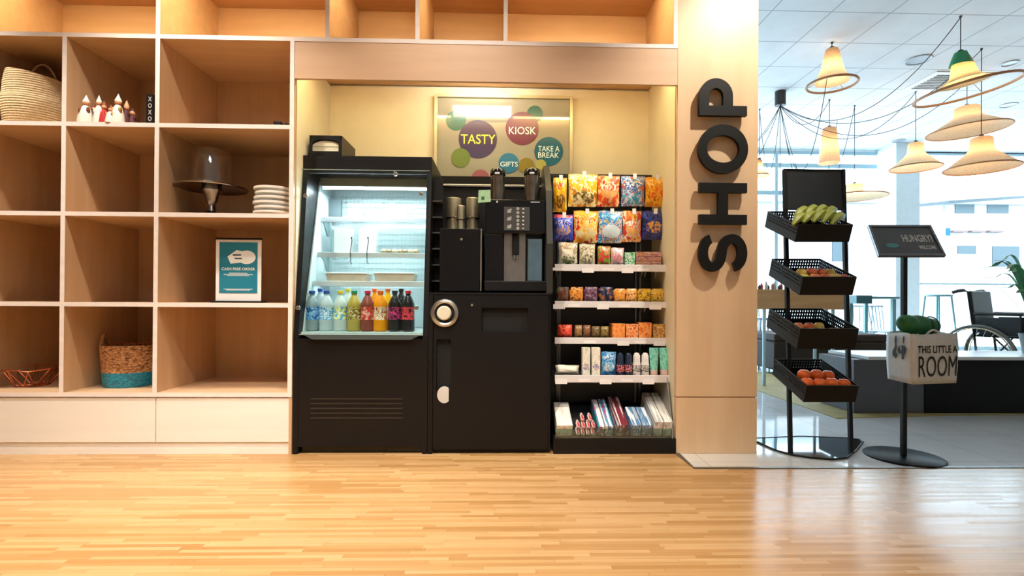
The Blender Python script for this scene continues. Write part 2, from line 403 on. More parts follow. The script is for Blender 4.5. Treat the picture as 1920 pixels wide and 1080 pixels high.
# window wall of the cafe
m_frame = mat('pale_blue_frame', '#a9c3cd', 0.5, var=0.03)
def win(n, x0, x1, z0, z1, mull=(), trans=()):
    g = G(); w_ = 0.06
    g.box(x0, x0+w_, YW, YW+0.1, z0, z1).box(x1-w_, x1, YW, YW+0.1, z0, z1).box(x0+w_, x1-w_, YW, YW+0.1, z0, z0+0.08).box(x0+w_, x1-w_, YW, YW+0.1, z1-w_, z1)
    for mx in mull: g.box(mx-w_/2, mx+w_/2, YW+0.005, YW+0.095, z0+0.08, z1-w_)
    for tz in trans: g.box(x0+w_, x1-w_, YW+0.01, YW+0.09, tz-0.04, tz+0.04)
    o = struct(g.build('window_%d' % n, m_frame, smooth=0))
    gl = G().box(x0+w_, x1-w_, YW+0.045, YW+0.051, z0+0.08, z1-w_).build('pane', winglass, o, smooth=0)
zt = hit(1550, 284, YW).z
c0 = hit(1680, 450, YW-0.5); c1 = hit(1725, 450, YW-0.5)
xa = hit(1456, 450, YW).x; xb = hit(1652, 450, YW).x
win(1, 0.9, c1.x-0.1, 0.02, zt, (xa,), (hit(1550, 362, YW).z, zt-0.27))
win(2, c1.x, 11.9, 0.02, zt+0.02, (hit(2060, 400, YW).x,), ())
struct(G().box(0.3, XR, YW, YW+0.2, zt, CEIL).build('wall_window_head', m_wallc, smooth=0))
struct(G().box(11.9, XR, YW, YW+0.2, 0, zt).build('wall_window_end', m_wallc, smooth=0))
struct(G().box(0.3, 0.9, YW, YW+0.2, 0, zt).build('wall_window_start', m_wallc, smooth=0))
# square pillar before the windows
struct(G().box(c0.x, c1.x, YW-0.5, YW-0.02, 0, CEIL).build('wall_cafe_pillar', m_wallc, smooth=0, bev=0.01))
# ceiling beam near the windows
struct(G().box(c1.x-0.1, XR, YW-0.5, YW-0.01, zt+0.1, zt+0.26).build('trim_4', m_wallc, smooth=0))

# outside
struct(G().box(-8, 40, YW+0.35, 70, -0.3, -0.12).build('ground', mat('paving_outside', '#d2d5d6', 0.8), smooth=0))

# ---------------------------------------------------------------- bookcase
zc = [CAM_H+v for v in (-0.597, -0.050, 0.498, 1.042, 1.583)]; TH = 0.026
zc += [zc[-1]+0.545, zc[-1]+1.09]
XV = [-4.33, -3.775, -3.22, -2.664, -2.110, -1.300]
bc = thing('bookcase', 'tall built-in birch plywood shelving with open square compartments and pale plinth', 'shelving', (-2.8, D, 0))
YB = DB-0.001
# standards
for i, x in enumerate(XV):
    G().box(x-TH/2, x+TH/2, D, YB, zc[0]+TH/2, zc[4]-TH/2).build('partition', [birch], bc, smooth=0)
up = [-4.33, -3.22, -2.110, hit(614, 40, D).x, hit(783, 40, D).x, hit(948, 40, D).x, XP0-TH/2-0.001]
birch_lit = wood('birch_ply_upper_lit', '#dab888', '#e6c69a', 0.42, 0, 1.2, 12)  # lighter copy of the birch: glow of the upper compartments in the colour
for x in up:
    G().box(x-TH/2, x+TH/2, D, YB, zc[4]+TH/2, zc[5]-TH/2).build('partition', [birch_lit], bc, smooth=0)
# shelves
for k in range(0, 4):
    for a, b in zip(XV[:-1], XV[1:]):
        if k == 0: continue
        G().box(a+TH/2, b-TH/2, D, YB, zc[k]-TH/2, zc[k]+TH/2).build('shelf', birch_h, bc, smooth=0)
G().box(XV[0]-TH/2, XV[-1]+TH/2, D-0.001, YB, zc[0]-TH/2, zc[0]+TH/2).build('shelf', birch_h, bc, smooth=0)
G().box(XV[0]-TH/2, XP0-0.001, D-0.001, YB, zc[4]-TH/2, zc[4]+TH/2).build('shelf', birch_h, bc, smooth=0)
G().box(XV[0]-TH/2, XP0-0.001, D-0.001, YB, zc[5]-TH/2, zc[5]+TH/2).build('shelf', birch_h, bc, smooth=0)
# pale raw edges of the boards
def edging(x0, x1, z0, z1): G().box(x0, x1, D-0.003, D-0.0012, z0, z1).build('edge_band', edge, bc, smooth=0)
for x in XV: edging(x-TH/2, x+TH/2, zc[0]+TH/2, zc[4]-TH/2)
for x in up: edging(x-TH/2, x+TH/2, zc[4]+TH/2, zc[5]-TH/2)
for k in range(1, 4):
    for a, b in zip(XV[:-1], XV[1:]): edging(a+TH/2, b-TH/2, zc[k]-TH/2, zc[k]+TH/2)
edging(XV[0]-TH/2, XV[-1]+TH/2, zc[0]-TH/2, zc[0]+TH/2)
edging(XV[0]-TH/2, XP0-0.001, zc[4]-TH/2, zc[4]+TH/2)
G().box(XV[0]-TH/2, XV[-1]+TH/2, YB+0.001, YB+0.02, 0.0, zc[4]).build('back_panel', birch, bc, smooth=0)
G().box(XV[0]-TH/2, XP0-0.001, YB+0.001, YB+0.02, zc[4]+.001, zc[5]).build('back_panel', birch_lit, bc, smooth=0)
# plinth panels and skirting
zp = zc[0]-TH/2-0.006; xs = hit(291, 800, D).x
for a, b in ((XV[0]-TH/2, xs-0.003), (xs+0.003, XV[-1]-0.006)):
    G().box(a, b, D+0.004, D+0.022, 0.075, zp).build('plinth_panel', white_birch, bc, smooth=0)
G().box(XV[0]-TH/2, XV[-1]-0.006, D+0.012, D+0.026, 0.0, 0.073).build('baseboard', white_birch, bc, smooth=0)
G().box(XV[-1]-0.005, XV[-1]+TH/2, D+0.027, YB, 0.0, zc[0]-TH/2-.001).build('end_panel', birch, bc, smooth=0)
G().box(XV[-1]-0.005, XV[-1]+TH/2, D+0.0005, D+0.026, 0.0, zc[0]-TH/2-.001).build('end_panel', birch, bc, smooth=0)
# added light strips, out of view, under the topmost board (they give the upper compartments their orange glow)
for a, b, w_ in zip(up[:-1], up[1:], ('double compartment far along the shelving', 'wide compartment above the reed basket', 'wide compartment above the cake stand', 'small compartment above the board over the fridge', 'small compartment above the framed sign', 'long compartment beside the shop pillar')):
    led_bar(a+0.06, b-0.06, D+0.05, zc[5]-TH/2-0.001, 150, 'added unseen warm light strip over the %s' % w_, WARM)

# ---------------------------------------------------------------- things in the bookcase
def at(px, pz, Y): return hit(px, pz, Y)
def zshelf(k): return zc[k]+TH/2
# belly basket
m_sea = NT('seagrass'); _v = m_sea.mapping(m_sea.coord(), (1, 1, 1)); _x, _y, _z = m_sea.xyz(_v)
_wv = m_sea.math('SINE', m_sea.math('MULTIPLY', _z, 420)); _n = m_sea.noise(_v, 60, 2)
m_sea.color(m_sea.ramp(m_sea.math('MULTIPLY_ADD', _wv, 0.25, _n), [(0.2, srgb('#d0b284')), (0.8, srgb('#f2e0b8'))])); m_sea.bump(_wv, 0.6, 0.004); m_sea.b.inputs['Roughness'].default_value = 0.8; m_sea = m_sea.m
Yb = 3.42; cx = hit(73, 200, Yb).x; z0 = zshelf(3); H = hit(50, 128, Yb-0.16).z-z0
t = thing('seagrass_basket', 'large pale seagrass belly basket with folded top in the topmost end compartment', 'basket', (cx, Yb, z0))
g = G(); R = 0.188
prof = [(0.0, 0), (R*0.80, 0.0), (R*0.90, 0.02), (R*0.97, H*0.35), (R*1.03, H*0.50), (R*1.0, H*0.53), (R*0.95, H*0.62), (R*0.93, H*0.8), (R*0.86, H*1.0), (R*0.83, H*1.0), (R*0.88, H*0.78), (R*0.9, H*0.5), (R*0.8, 0.02), (0, 0.02)]
g.lathe(prof, (cx, Yb, z0), 40, cap0=False, cap1=False)
for i, v in enumerate(g.v):
    h = (v.z-z0)/H
    if h > 0.75: v.z -= (v.x-cx)*0.16*(h-0.75)/0.25; 
g.build('body', m_sea, t, smooth=60)
hp = [(cx-R*0.25+R*0.95*(u), Yb-0.02, z0+H*0.93+0.12*sin(pi*u)**0.6-0.02*u) for u in [i/12 for i in range(13)]]
G().tube(hp, 0.006, 6).build('handle', mat('dark_seagrass', '#b8a080', 0.8), t)

# figurines
m_cream = mat('white_ceramic', '#efe9df', 0.35, var=0.03); m_red = mat('red_felt', '#b31c22', 0.7); m_skin = mat('painted_skin', '#d79b73', 0.5)
m_brn = mat('brown_hair', '#7a3d1e', 0.6); m_dk = mat('dark_red_felt', '#4a1518', 0.7); m_gd = mat('gold_paint', '#c59a4a', 0.35, 0.6); m_pur = mat('grey_violet_felt', '#5a4a5c', 0.7)
def figurine(px, top, bot, wpx, Y, body, hat, label, shawl=None):
    Y -= 0.155
    p = hit(px, bot, Y); z0 = zshelf(3); h = hit(px, top, Y).z-z0; wd = abs(hit(px+wpx, bot, Y).x-p.x)*0.72
    t = thing('angel_figurine', label, 'figurine', (p.x, Y, z0), 'small angel figurines on the shelf')
    G().lathe([(wd, 0), (wd*1.02, h*0.05), (wd*0.8, h*0.35), (wd*0.55, h*0.55), (wd*0.3, h*0.63)], (p.x, Y, z0), 16).build('robe', body, t)
    G().ball((p.x+0.002, Y-0.002, z0+h*0.70), wd*0.46, 12).build('head', m_skin, t)
    G().lathe([(wd*0.5, 0), (wd*0.44, h*0.06), (wd*0.22, h*0.16), (0.001, h*0.26)], (p.x, Y+0.002, z0+h*0.74), 12).build('hood', hat, t)
    for s in (-1, 1): G().ball((p.x+s*wd*0.6, Y-wd*0.35, z0+h*0.45), wd*0.34, 8, sc=(0.8, 0.8, 1.5)).build('arm', shawl or body, t)
    return t
FG = [(148, 198, 228, 11, 3.42, m_cream, m_cream, 'small figurine holding a white bell, nearest the upright board', None),
      (161, 178, 230, 17, 3.36, m_cream, m_cream, 'white robed figurine with copper hair at the end of the row', m_brn),
      (175, 190, 230, 12, 3.42, m_pur, m_brn, 'grey violet robed figurine half hidden behind the white ones', m_pur),
      (185, 178, 230, 13, 3.36, m_cream, m_cream, 'white hooded figurine beside the one with a red cape', None),
      (195, 188, 230, 15, 3.37, m_red, m_brn, 'brown haired figurine wrapped in a bright red cape', m_red),
      (207, 196, 230, 12, 3.34, m_cream, m_brn, 'short pale figurine standing beside the red cape', m_gd),
      (221, 176, 230, 17, 3.36, m_cream, m_cream, 'tallest white robed figurine with pointed hood', m_gd),
      (237, 188, 230, 14, 3.40, m_dk, m_skin, 'dark red robed figurine behind the tallest white one', m_dk),
      (248, 202, 230, 16, 3.42, m_dk, m_dk, 'low dark red figurine closing the row', m_dk)]
for a in FG: figurine(*a)
# cape of the red one
p = hit(193, 208, 3.31); 
# small black sign with silver letters
x0, x1, za, zb = rect(276, 178, 290, 231, 3.20); za = zshelf(3)
t = thing('letter_sign', 'small black upright sign with stacked silver letters beside the figurines', 'sign', ((x0+x1)/2, 3.20, za))
G().box(x0, x1, 3.19, 3.21, za, zb).build('board', black_m, t, smooth=0)
g = G(); hh = (zb-za)
for i, ch in enumerate('XOXO'): text(g, ch, x0+0.012, x1-0.010, zb-hh*(0.16+0.22*i), 3.1888, hh*0.15, bold=0.02)
g.build('lettering', mat('silver_paint', '#c9c6c0', 0.4), t, smooth=0)
# dark little items in the wide compartment
for px, wpx, hp, lab in ((519, 14, 227, 'small black box lying alone on the wide top shelf'), (535, 14, 229, 'small dark object behind the black box on the wide top shelf')):
    Y = 3.185 if px < 525 else 3.20; a, b, c_, d_ = rect(px-wpx/2, hp, px+wpx/2, 237, Y); z0 = zshelf(3)
    if px < 525: tag(G().box(a, b, Y, Y+0.05, z0, z0+0.03).build('small_box', black_m, bev=0.004), lab, 'box')
    else:
        tag(G().lathe([(0.02, 0), (0.022, 0.015), (0.012, 0.026)], ((a+b)/2, Y+0.02, z0), 16).build('small_jar_lid', black_m), lab, 'lid')

# cake stand, dome
Y = 3.378; pc = hit(397, 345, Y); z0 = zshelf(2); zp_ = hit(397, 350, Y).z; R = (hit(460, 350, Y).x-hit(334, 350, Y).x)/2
m_silver = mat('tarnished_silver', '#8f8d90', 0.14, 1.0, 0.08)
t = thing('cake_stand', 'silver pedestal cake stand with wide round plate on the middle shelf', 'cake stand', (pc.x, Y, z0))
hs = zp_-z0
G().lathe([(0.0, 0), (R*0.44, 0), (R*0.44, 0.006), (R*0.32, 0.022), (R*0.12, 0.045), (R*0.09, hs*0.4), (R*0.16, hs*0.55), (R*0.2, hs*0.72), (R*0.3, hs*0.88), (R*0.26, hs-0.004)], (pc.x, Y, z0), 32).build('pedestal', m_silver, t)
G().lathe([(0, hs-0.004), (R*0.75, hs-0.004), (R*0.98, hs-0.016), (R, hs-0.010), (R*0.98, hs-0.004), (R*0.75, hs+0.006), (0, hs+0.006)], (pc.x, Y, z0), 48, cap0=False, cap1=False).build('plate', m_silver, t)
zt_ = hit(397, 281, Y).z; rd = (hit(431, 310, Y).x-hit(363, 310, Y).x)/2; h = zt_-zp_-0.008; zb_ = zp_+0.008
t = thing('glass_dome', 'clear glass cylinder dome standing on the silver cake stand', 'dome', (pc.x, Y, zb_))
dg_ = glassy('dome_glass', '#ffffff', 0.14, 0.05)
G().lathe([(rd*1.03, 0), (rd, 0.004), (rd*0.97, h*0.85), (rd*0.90, h*0.96), (rd*0.7, h), (0.0, h)], (pc.x-0.004, Y, zb_), 40, cap0=False, cap1=False).build('glass_wall', dg_, t)
G().ball((pc.x-0.004, Y, zb_+h+0.012), 0.012, 12).build('knob', dg_, t)
G().ring((pc.x-0.004, Y, zb_+0.004), rd*1.02, 0.004, 40).build('rim', mat('glass_rim', '#a9bccb', 0.1, 0.4, 0), t)
# plates
Y = 3.33; pp = hit(515, 380, Y); R = 0.125; n = 6; zz = zshelf(2); ht = (hit(515, 354, Y).z-zz)/n
words = ['lowest', 'second from the bottom', 'third from the bottom', 'third from the top', 'second from the top', 'topmost']
for i in range(n):
    r_ = R*(1-0.012*i); dx = 0.006*sin(i*2.1)
    o = G().lathe([(0, 0), (r_*0.62, 0), (r_*0.66, 0.006), (r_, ht*0.55), (r_*1.0, ht*0.99), (r_*0.72, ht*0.8), (0, ht*0.7)], (pp.x+dx, Y, zz+i*ht), 40, cap0=False, cap1=False).build('plate', mat('grey_white_stoneware', '#ecebe6', 0.35, var=0.05))
    tag(o, 'grey white plate, %s of the stack beside the cake stand' % words[i], 'plate', 'stacked plates by the cake stand')

# acrylic poster stand
Y = 3.30; x0, x1, za, zb = rect(405, 446, 490, 562, Y); za = zshelf(1)
t = thing('poster_stand', 'white framed blue leaflet in a clear table stand on the shelf', 'sign', ((x0+x1)/2, Y, za))
G().box(x0-0.012, x1+0.014, Y-0.04, Y+0.05, za, za+0.012).build('foot', black_m, t, smooth=0, bev=0.003)
G().box(x0, x1, Y-0.002, Y+0.002, za+0.012, zb-0.012).build('sheet', mat('paper_white', '#f2f1f2', 0.5, var=0.01), t, smooth=0)
G().box(x0-0.003, x1+0.003, Y-0.005, Y+0.005, zb-0.012, zb).build('clip_bar', black_m, t, smooth=0)
w_ = x1-x0; h_ = zb-za
X = lambda u: x0+u*w_
Z = lambda v: za+v*h_
G().box(X(.08), X(.92), Y-0.0045, Y-0.0025, Z(.15), Z(.93)).build('blue_print', mat('poster_blue', '#1f7f9b', 0.45, var=0.04), t, smooth=0)
g = G(); yy = Y-0.0052
g.prism([(X(.26), Z(.71)), (X(.46), Z(.81)), (X(.62), Z(.79)), (X(.60), Z(.62)), (X(.33), Z(.60))], yy-.0004, yy)
disc2(g, X(.68), Z(.70), w_*.2, yy-0.0001, rz=h_*.105)
text(g, 'CASH FREE ORDER', X(.13), X(.87), Z(.52), yy, h_*.045, bold=0.02)
for v, a in ((.455, .30), (.435, .18), (.415, .26), (.21, .18), (.195, .24)): g.box(X(a), X(1-a), yy-.0003, yy, Z(v-.004), Z(v+.004))
g.build('white_print', mat('print_white', '#eef6fa', 0.5, var=0), t, smooth=0)
g = G().box(X(.38), X(.56), yy-.0012, yy-.0006, Z(.725), Z(.745)).box(X(.42), X(.58), yy-.0012, yy-.0006, Z(.67), Z(.69))
g.build('dark_print', mat('print_navy', '#123a5a', 0.5, var=0), t, smooth=0)

# copper wire basket
m_cop = mat('copper_wire', '#c7704e', 0.25, 1.0, 0.05)
Y = 3.42; p = hit(70, 722, Y); z0 = zshelf(0); R = 0.135; hb = hit(60, 688, Y).z-z0
t = thing('wire_basket', 'low copper wire fruit basket with zigzag sides in a bottom compartment', 'basket', (p.x-0.03, Y, z0))
c = (p.x-0.03, Y)
r1 = [(c[0]+R*1.35*cos(2*pi*k/10+.2), c[1]+R*1.15*sin(2*pi*k/10+.2), z0+hb*(0.88+0.12*(k % 2))) for k in range(10)]
r0 = [(c[0]+R*0.65*cos(2*pi*(k+.5)/10+.2), c[1]+R*0.6*sin(2*pi*(k+.5)/10+.2), z0+0.004) for k in range(10)]
G().tube(r1, 0.0035, 6, True).build('rim', m_cop, t)
G().tube(r0, 0.003, 6, True).build('base_ring', m_cop, t)
g = G()
for k in range(10): g.cyl(r1[k], r0[k], 0.0028, 6).cyl(r1[(k+1) % 10], r0[k], 0.0028, 6).cyl(r0[k], (c[0], c[1], z0+.004), 0.002, 5)
g.build('wire_sides', m_cop, t)

# woven basket with blue base
_t = NT('water_hyacinth'); _v = _t.coord(); _x, _y, _z = _t.xyz(_v)
_b = _t.n('ShaderNodeTexVoronoi'); _b.inputs['Scale'].default_value = 1; _t.l(_t.mapping(_v, (55, 55, 90)), _b.inputs['Vector'])
_t.color(_t.ramp(_b.outputs['Distance'], [(0.0, srgb('#d9ac7c')), (0.6, srgb('#a87447')), (0.9, srgb('#5e3a20'))])); _t.bump(_b.outputs['Distance'], 0.8, 0.008); _t.b.inputs['Roughness'].default_value = 0.75; m_hya = _t.m
_t = NT('blue_dip'); _b = _t.n('ShaderNodeTexVoronoi'); _t.l(_t.mapping(_t.coord(), (55, 55, 90)), _b.inputs['Vector']); _b.inputs['Scale'].default_value = 1
_t.color(_t.ramp(_b.outputs['Distance'], [(0.0, srgb('#2ba0c4')), (0.8, srgb('#107392'))])); _t.bump(_b.outputs['Distance'], 0.6, 0.006); _t.b.inputs['Roughness'].default_value = 0.5; m_blu = _t.m
Y = 3.46; xl = hit(190, 650, Y).x; R = 0.174; cx = xl+R+0.028; z0 = zshelf(0); H = hit(240, 646, Y).z-z0; s0 = H*0.36
t = thing('woven_basket', 'round woven basket with blue painted base and loop handles in a bottom compartment', 'basket', (cx, Y, z0))
G().lathe([(0, 0), (R*0.86, 0), (R*0.90, 0.015), (R*0.93, s0)], (cx, Y, z0), 44, cap0=False, cap1=False).build('blue_base', m_blu, t, smooth=60)
G().lathe([(R*0.93, s0), (R, H), (R*0.96, H+0.004), (R*0.90, H-0.004), (R*0.84, s0), (R*.8, 0.02), (0, 0.02)], (cx, Y, z0), 44, cap0=False, cap1=False).build('woven_side', m_hya, t, smooth=60)
for s in (-1, 1):
    hp = [(cx+s*(R*0.97+0.014*sin(pi*u)), Y+(-0.045+0.09*u), z0+H-0.01+0.075*sin(pi*u)) for u in [i/10 for i in range(11)]]
    G().tube(hp, 0.011, 7).build('handle', mat('hyacinth_rope', '#c79a6a', 0.7, var=.2, vscale=60), t)

# ---------------------------------------------------------------- framed glass sign panel on the bay wall
Y = DB-0.03
x0, x1, za, zb = rect(820, 186, 1067, 430, DB-0.02); za = 0.95
t = thing('glass_notice_panel', 'framed frosted glass panel with coloured round stickers above the coffee machine', 'sign panel', ((x0+x1)/2, DB-0.03, za))
fr = 0.022; g = G()
m_al = mat('champagne_frame', '#c9bfa2', 0.35, 0.5)
g.box(x0-fr, x0, DB-0.05, DB-0.001, za, zb+fr).box(x1, x1+fr, DB-0.05, DB-0.001, za, zb+fr).box(x0, x1, DB-0.05, DB-0.001, zb, zb+fr).box(x0, x1, DB-0.05, DB-0.001, za, za+fr)
g.build('frame', m_al, t, smooth=0, bev=0.002)
m_fro = mat('frosted_panel', '#96958b', 0.05, 0.0, 0.03, coat=1.0)
G().box(x0, x1, DB-0.03, DB-0.012, za+fr, zb).build('panel', m_fro, t, smooth=0)
ys = DB-0.031
NS = [0]
def sticker(px, py, rpx, col, texts=(), tcol='#f0f0f0', dy=0.0):
    NS[0] += 1; dy = 0.0004*NS[0]
    c = hit(px, py, ys); r = hit(px+rpx, py, ys).x-c.x
    m = mat('sticker_'+col.strip('#'), col, 0.25, var=0.03, coat=0.4); g = G().add([(c.x+r*cos(2*pi*k/40), ys-dy, c.z+r*sin(2*pi*k/40)) for k in range(40)]+[(c.x+r*cos(2*pi*k/40), ys+0.0006, c.z+r*sin(2*pi*k/40)) for k in range(40)], [tuple(range(40))]+[(k, (k+1) % 40, (k+1) % 40+40, k+40) for k in range(40)])
    s = g.build('round_sticker', m, t, smooth=0)
    if texts:
        g = G()
        for (tx, a, b, yc, hp) in texts:
            q0 = hit(a, yc, ys).x; q1 = hit(b, yc, ys).x; hh = hit(px, yc-hp/2, ys).z-hit(px, yc+hp/2, ys).z
            text(g, tx, q0, q1, hit((a+b)/2, yc, ys).z, ys-dy-0.0006, hh, bold=0.005)
        g.build('lettering', mat('letter_'+tcol.strip('#'), tcol, 0.4, var=0), s, smooth=0)
sticker(855, 226, 19, '#1a6157')
sticker(1003, 213, 15, '#185856')
sticker(896, 261, 36, '#40375a', [('TASTY', 864, 929, 261, 18)], '#d9e04a', 0.0006)
sticker(979, 241, 31, '#672f4d', [('KIOSK', 954, 1005, 245, 14)], '#f2eef0')
sticker(1029, 284, 27, '#1b5b75', [('TAKE A', 1009, 1049, 279, 10), ('BREAK', 1009, 1048, 291, 10)], '#dff2f4')
sticker(864, 296, 18, '#65793c')
sticker(954, 306, 19, '#2f7199', [('GIFTS', 938, 971, 308, 9)], '#eaf6fb')
sticker(987, 311, 15, '#80742c', dy=0.0003)
sticker(1014, 309, 10, '#a0a25a')
sticker(901, 335, 17, '#8f5a63')

# ---------------------------------------------------------------- display fridge
def front(px, py, Y): return hit(px, py, Y)
XF0, XF1 = XB+0.005, hit(801, 750, D).x
Zt = hit(690, 292, D+0.12).z; YTOP = D+0.13
zg = hit(690, 630, D).z                     # where the glass front ends
fd = thing('display_fridge', 'tall black refrigerated display with slanted glass front and lit white inside', 'fridge', ((XF0+XF1)/2, D, 0))
th = 0.03
side = [(D+0.002, 0.0), (D+0.002, zg), (YTOP, Zt-0.10), (YTOP, Zt), (DB-0.01, Zt), (DB-0.01, 0.0)]
for x in (XF0, XF1-th): G().prism(side, x, x+th, 'x').build('side_panel', black, fd, smooth=0)
G().box(XF0+th, XF1-th, YTOP+0.001, DB-0.01, Zt-0.03, Zt).build('top_panel', black, fd, smooth=0)
G().box(XF0+th, XF1-th, YTOP, YTOP+0.03, Zt-0.11, Zt-0.031).build('fascia', black, fd, smooth=0)
ztr = zg-0.02
g = G().box(XF0+th, XF1-th, D+0.004, D+0.03, 0.045, ztr)
g.build('lower_panel', black, fd, smooth=0)
g = G()
for i in range(5):
    zz = hit(680, 748+i*9, D).z
    g.box(hit(582, 760, D).x, hit(755, 760, D).x, D+0.001, D+0.0045, zz-0.004, zz+0.004)
g.build('vent_louvre', mat('dark_louvre', '#2a2422', 0.4), fd, smooth=0)
G().box(XF0+0.012, XF1-0.012, D+0.04, DB-0.05, 0.0, 0.043).build('kick_plate', blackgl, fd, smooth=0)
# white insulated inside
fi = mat('fridge_liner', '#c2d2d3', 0.35, var=0.02)
xi0, xi1 = XF0+th+0.002, XF1-th-0.002; yb = DB-0.06
zfl = hit(690, 622, D+0.07).z
g = G().box(xi0, xi1, yb, yb+0.02, zfl, Zt-0.11)
g.build('liner_back', fi, fd, smooth=0)
linep = [(D+0.06, zfl), (yb, zfl), (yb, Zt-0.12), (D+0.33, Zt-0.12)]
for x in (xi0, xi1-0.008): G().prism(linep, x, x+0.008, 'x').build('liner_side', fi, fd, smooth=0)
G().box(xi0, xi1, D+0.035, yb, zfl-0.02, zfl-0.001).build('liner_floor', fi, fd, smooth=0)
# lamp housing with roller blind and tube
zh = hit(690, 345, D+0.28).z
G().box(xi0+0.03, xi1-0.01, D+0.26, D+0.34, zh-0.022, zh+0.035).build('blind_housing', mat('grey_blind_housing', '#9a9fa0', 0.4), fd, smooth=0, bev=0.006)
G().cyl((xi0+0.04, D+0.29, zh-0.03), (xi1-0.02, D+0.29, zh-0.03), 0.006, 12).build('light_tube', emis('fridge_tube', '#eaf8ff', 26), fd)
lamp('fridge_light', 'AREA', ((xi0+xi1)/2, D+0.31, zh-0.045), 13, (0.86, 0.96, 1.0), 0.66, 0.05, target=((xi0+xi1)/2, D+0.33, 0))
# shelves with price rails
m_rail = mat('price_rail_grey', '#c6cdd2', 0.3, var=0.02)
SH = []
for (py, Ys) in ((412, D+0.34), (478, D+0.28), (532, D+0.20)):
    zz = hit(690, py, Ys).z; SH.append((zz, Ys))
    g = G().box(xi0+0.012, xi1-0.012, Ys, yb-0.06, zz+0.006, zz+0.012)
    s = g.build('shelf', mat('shelf_white', '#e6eeee', 0.3, var=0.02), fd, smooth=0)
    G().box(xi0+0.012, xi1-0.012, Ys-0.006, Ys, zz-0.018, zz+0.016).build('price_rail', m_rail, s, smooth=0, bev=0.002)
    lamp('shelf_fill_light', 'AREA', ((xi0+xi1)/2, Ys+0.03, zz-0.002), 1.8, (0.86, 0.96, 1.0), 0.66, 0.03, target=((xi0+xi1)/2, Ys+0.16, zz-0.2))  # fill light added under each shelf to brighten the fridge inside
    g = G()
    for x in (xi0+0.010, xi1-0.018): g.prism([(Ys+0.01, zz+0.005), (yb-0.07, zz+0.005), (yb-0.07, zz-0.10), (yb-0.11, zz-0.10), (yb-0.17, zz-0.03)], x, x+0.007, 'x')
    g.build('bracket', mat('bracket_grey', '#8fa0a4', 0.4, 0.3), s, smooth=0)
# wire grid at the back
g = G()
for i in range(24):
    x = xi0+0.05+i*(xi1-xi0-0.08)/23; g.box(x-0.0015, x+0.0015, yb-0.052, yb-0.049, zfl+0.25, Zt-0.16)
for i in range(22):
    zz = zfl+0.28+i*(Zt-0.18-zfl-0.28)/21; g.box(xi0+0.05, xi1-0.03, yb-0.049, yb-0.046, zz-0.0015, zz+0.0015)
g.build('wire_grid', mat('grid_wire', '#aebcbf', 0.4, 0.0, 0), fd, smooth=0)
g = G().box(hit(610, 390, yb-.055).x, hit(641, 390, yb-.055).x, yb-0.075, yb-0.055, hit(625, 407, yb-.055).z, hit(625, 374, yb-.055).z)
g.build('fan_grille', mat('fan_grey', '#4b5558', 0.5), fd, smooth=0, bev=0.003)
# acrylic front with chrome bosses
gx0, gx1 = hit(562, 470, D).x, hit(806, 320, YTOP-0.02).x
def gy(z): return D-0.02 + max(0.0, (z-zg))/(Zt-0.10-zg)*(YTOP-D)
zg0, zg1 = hit(690, 628, D-.02).z, hit(690, 319, YTOP-0.02).z
g = G().add([(hit(563, 628, D).x, gy(zg0), zg0), (hit(786, 628, D).x+0.02, gy(zg0), zg0), (gx1, gy(zg1), zg1), (hit(566, 319, YTOP).x, gy(zg1), zg1)], [(0, 1, 2, 3)])
n4 = [v.copy() for v in g.v]
g.v += [v+Vector((0, 0.006, 0)) for v in n4]; g.f += [(4, 7, 6, 5), (0, 4, 5, 1), (1, 5, 6, 2), (2, 6, 7, 3), (3, 7, 4, 0)]; g.mi += [0]*5
fg = g.build('glass_front', glassy('acrylic', '#f4fbfb', 0.015, 0.01), fd, smooth=0)
g = G().tube([n4[3]+Vector((0, -.001, 0)), n4[2]+Vector((0, -.001, 0))], 0.0022, 6).tube([n4[0], n4[1]], 0.0026, 6)
g.build('glass_edge', mat('polished_edge', '#a9b9ba', 0.15, 0.5, 0), fg)
for (bx, by) in ((741, 326), (573, 367), (559, 577), (781, 577), (789, 364)):
    z = hit(bx, by, D).z; p = hit(bx, by, gy(z)-0.004)
    G().cyl(p+Vector((0, -0.008, 0)), p+Vector((0, 0.012, 0)), 0.0135, 20).build('chrome_boss', chrome, fg, bev=0.002)
G().prism([(hit(570, 628, D).x, hit(600, 627, D).z), (hit(790, 628, D).x, hit(600, 627, D).z), (hit(770, 636, D).x, hit(600, 636, D).z), (hit(588, 636, D).x, hit(600, 636, D).z)], D-0.022, D-0.001, 'y').build('drip_lip', mat('clear_lip', '#566063', 0.15, 0.3), fd, smooth=0)

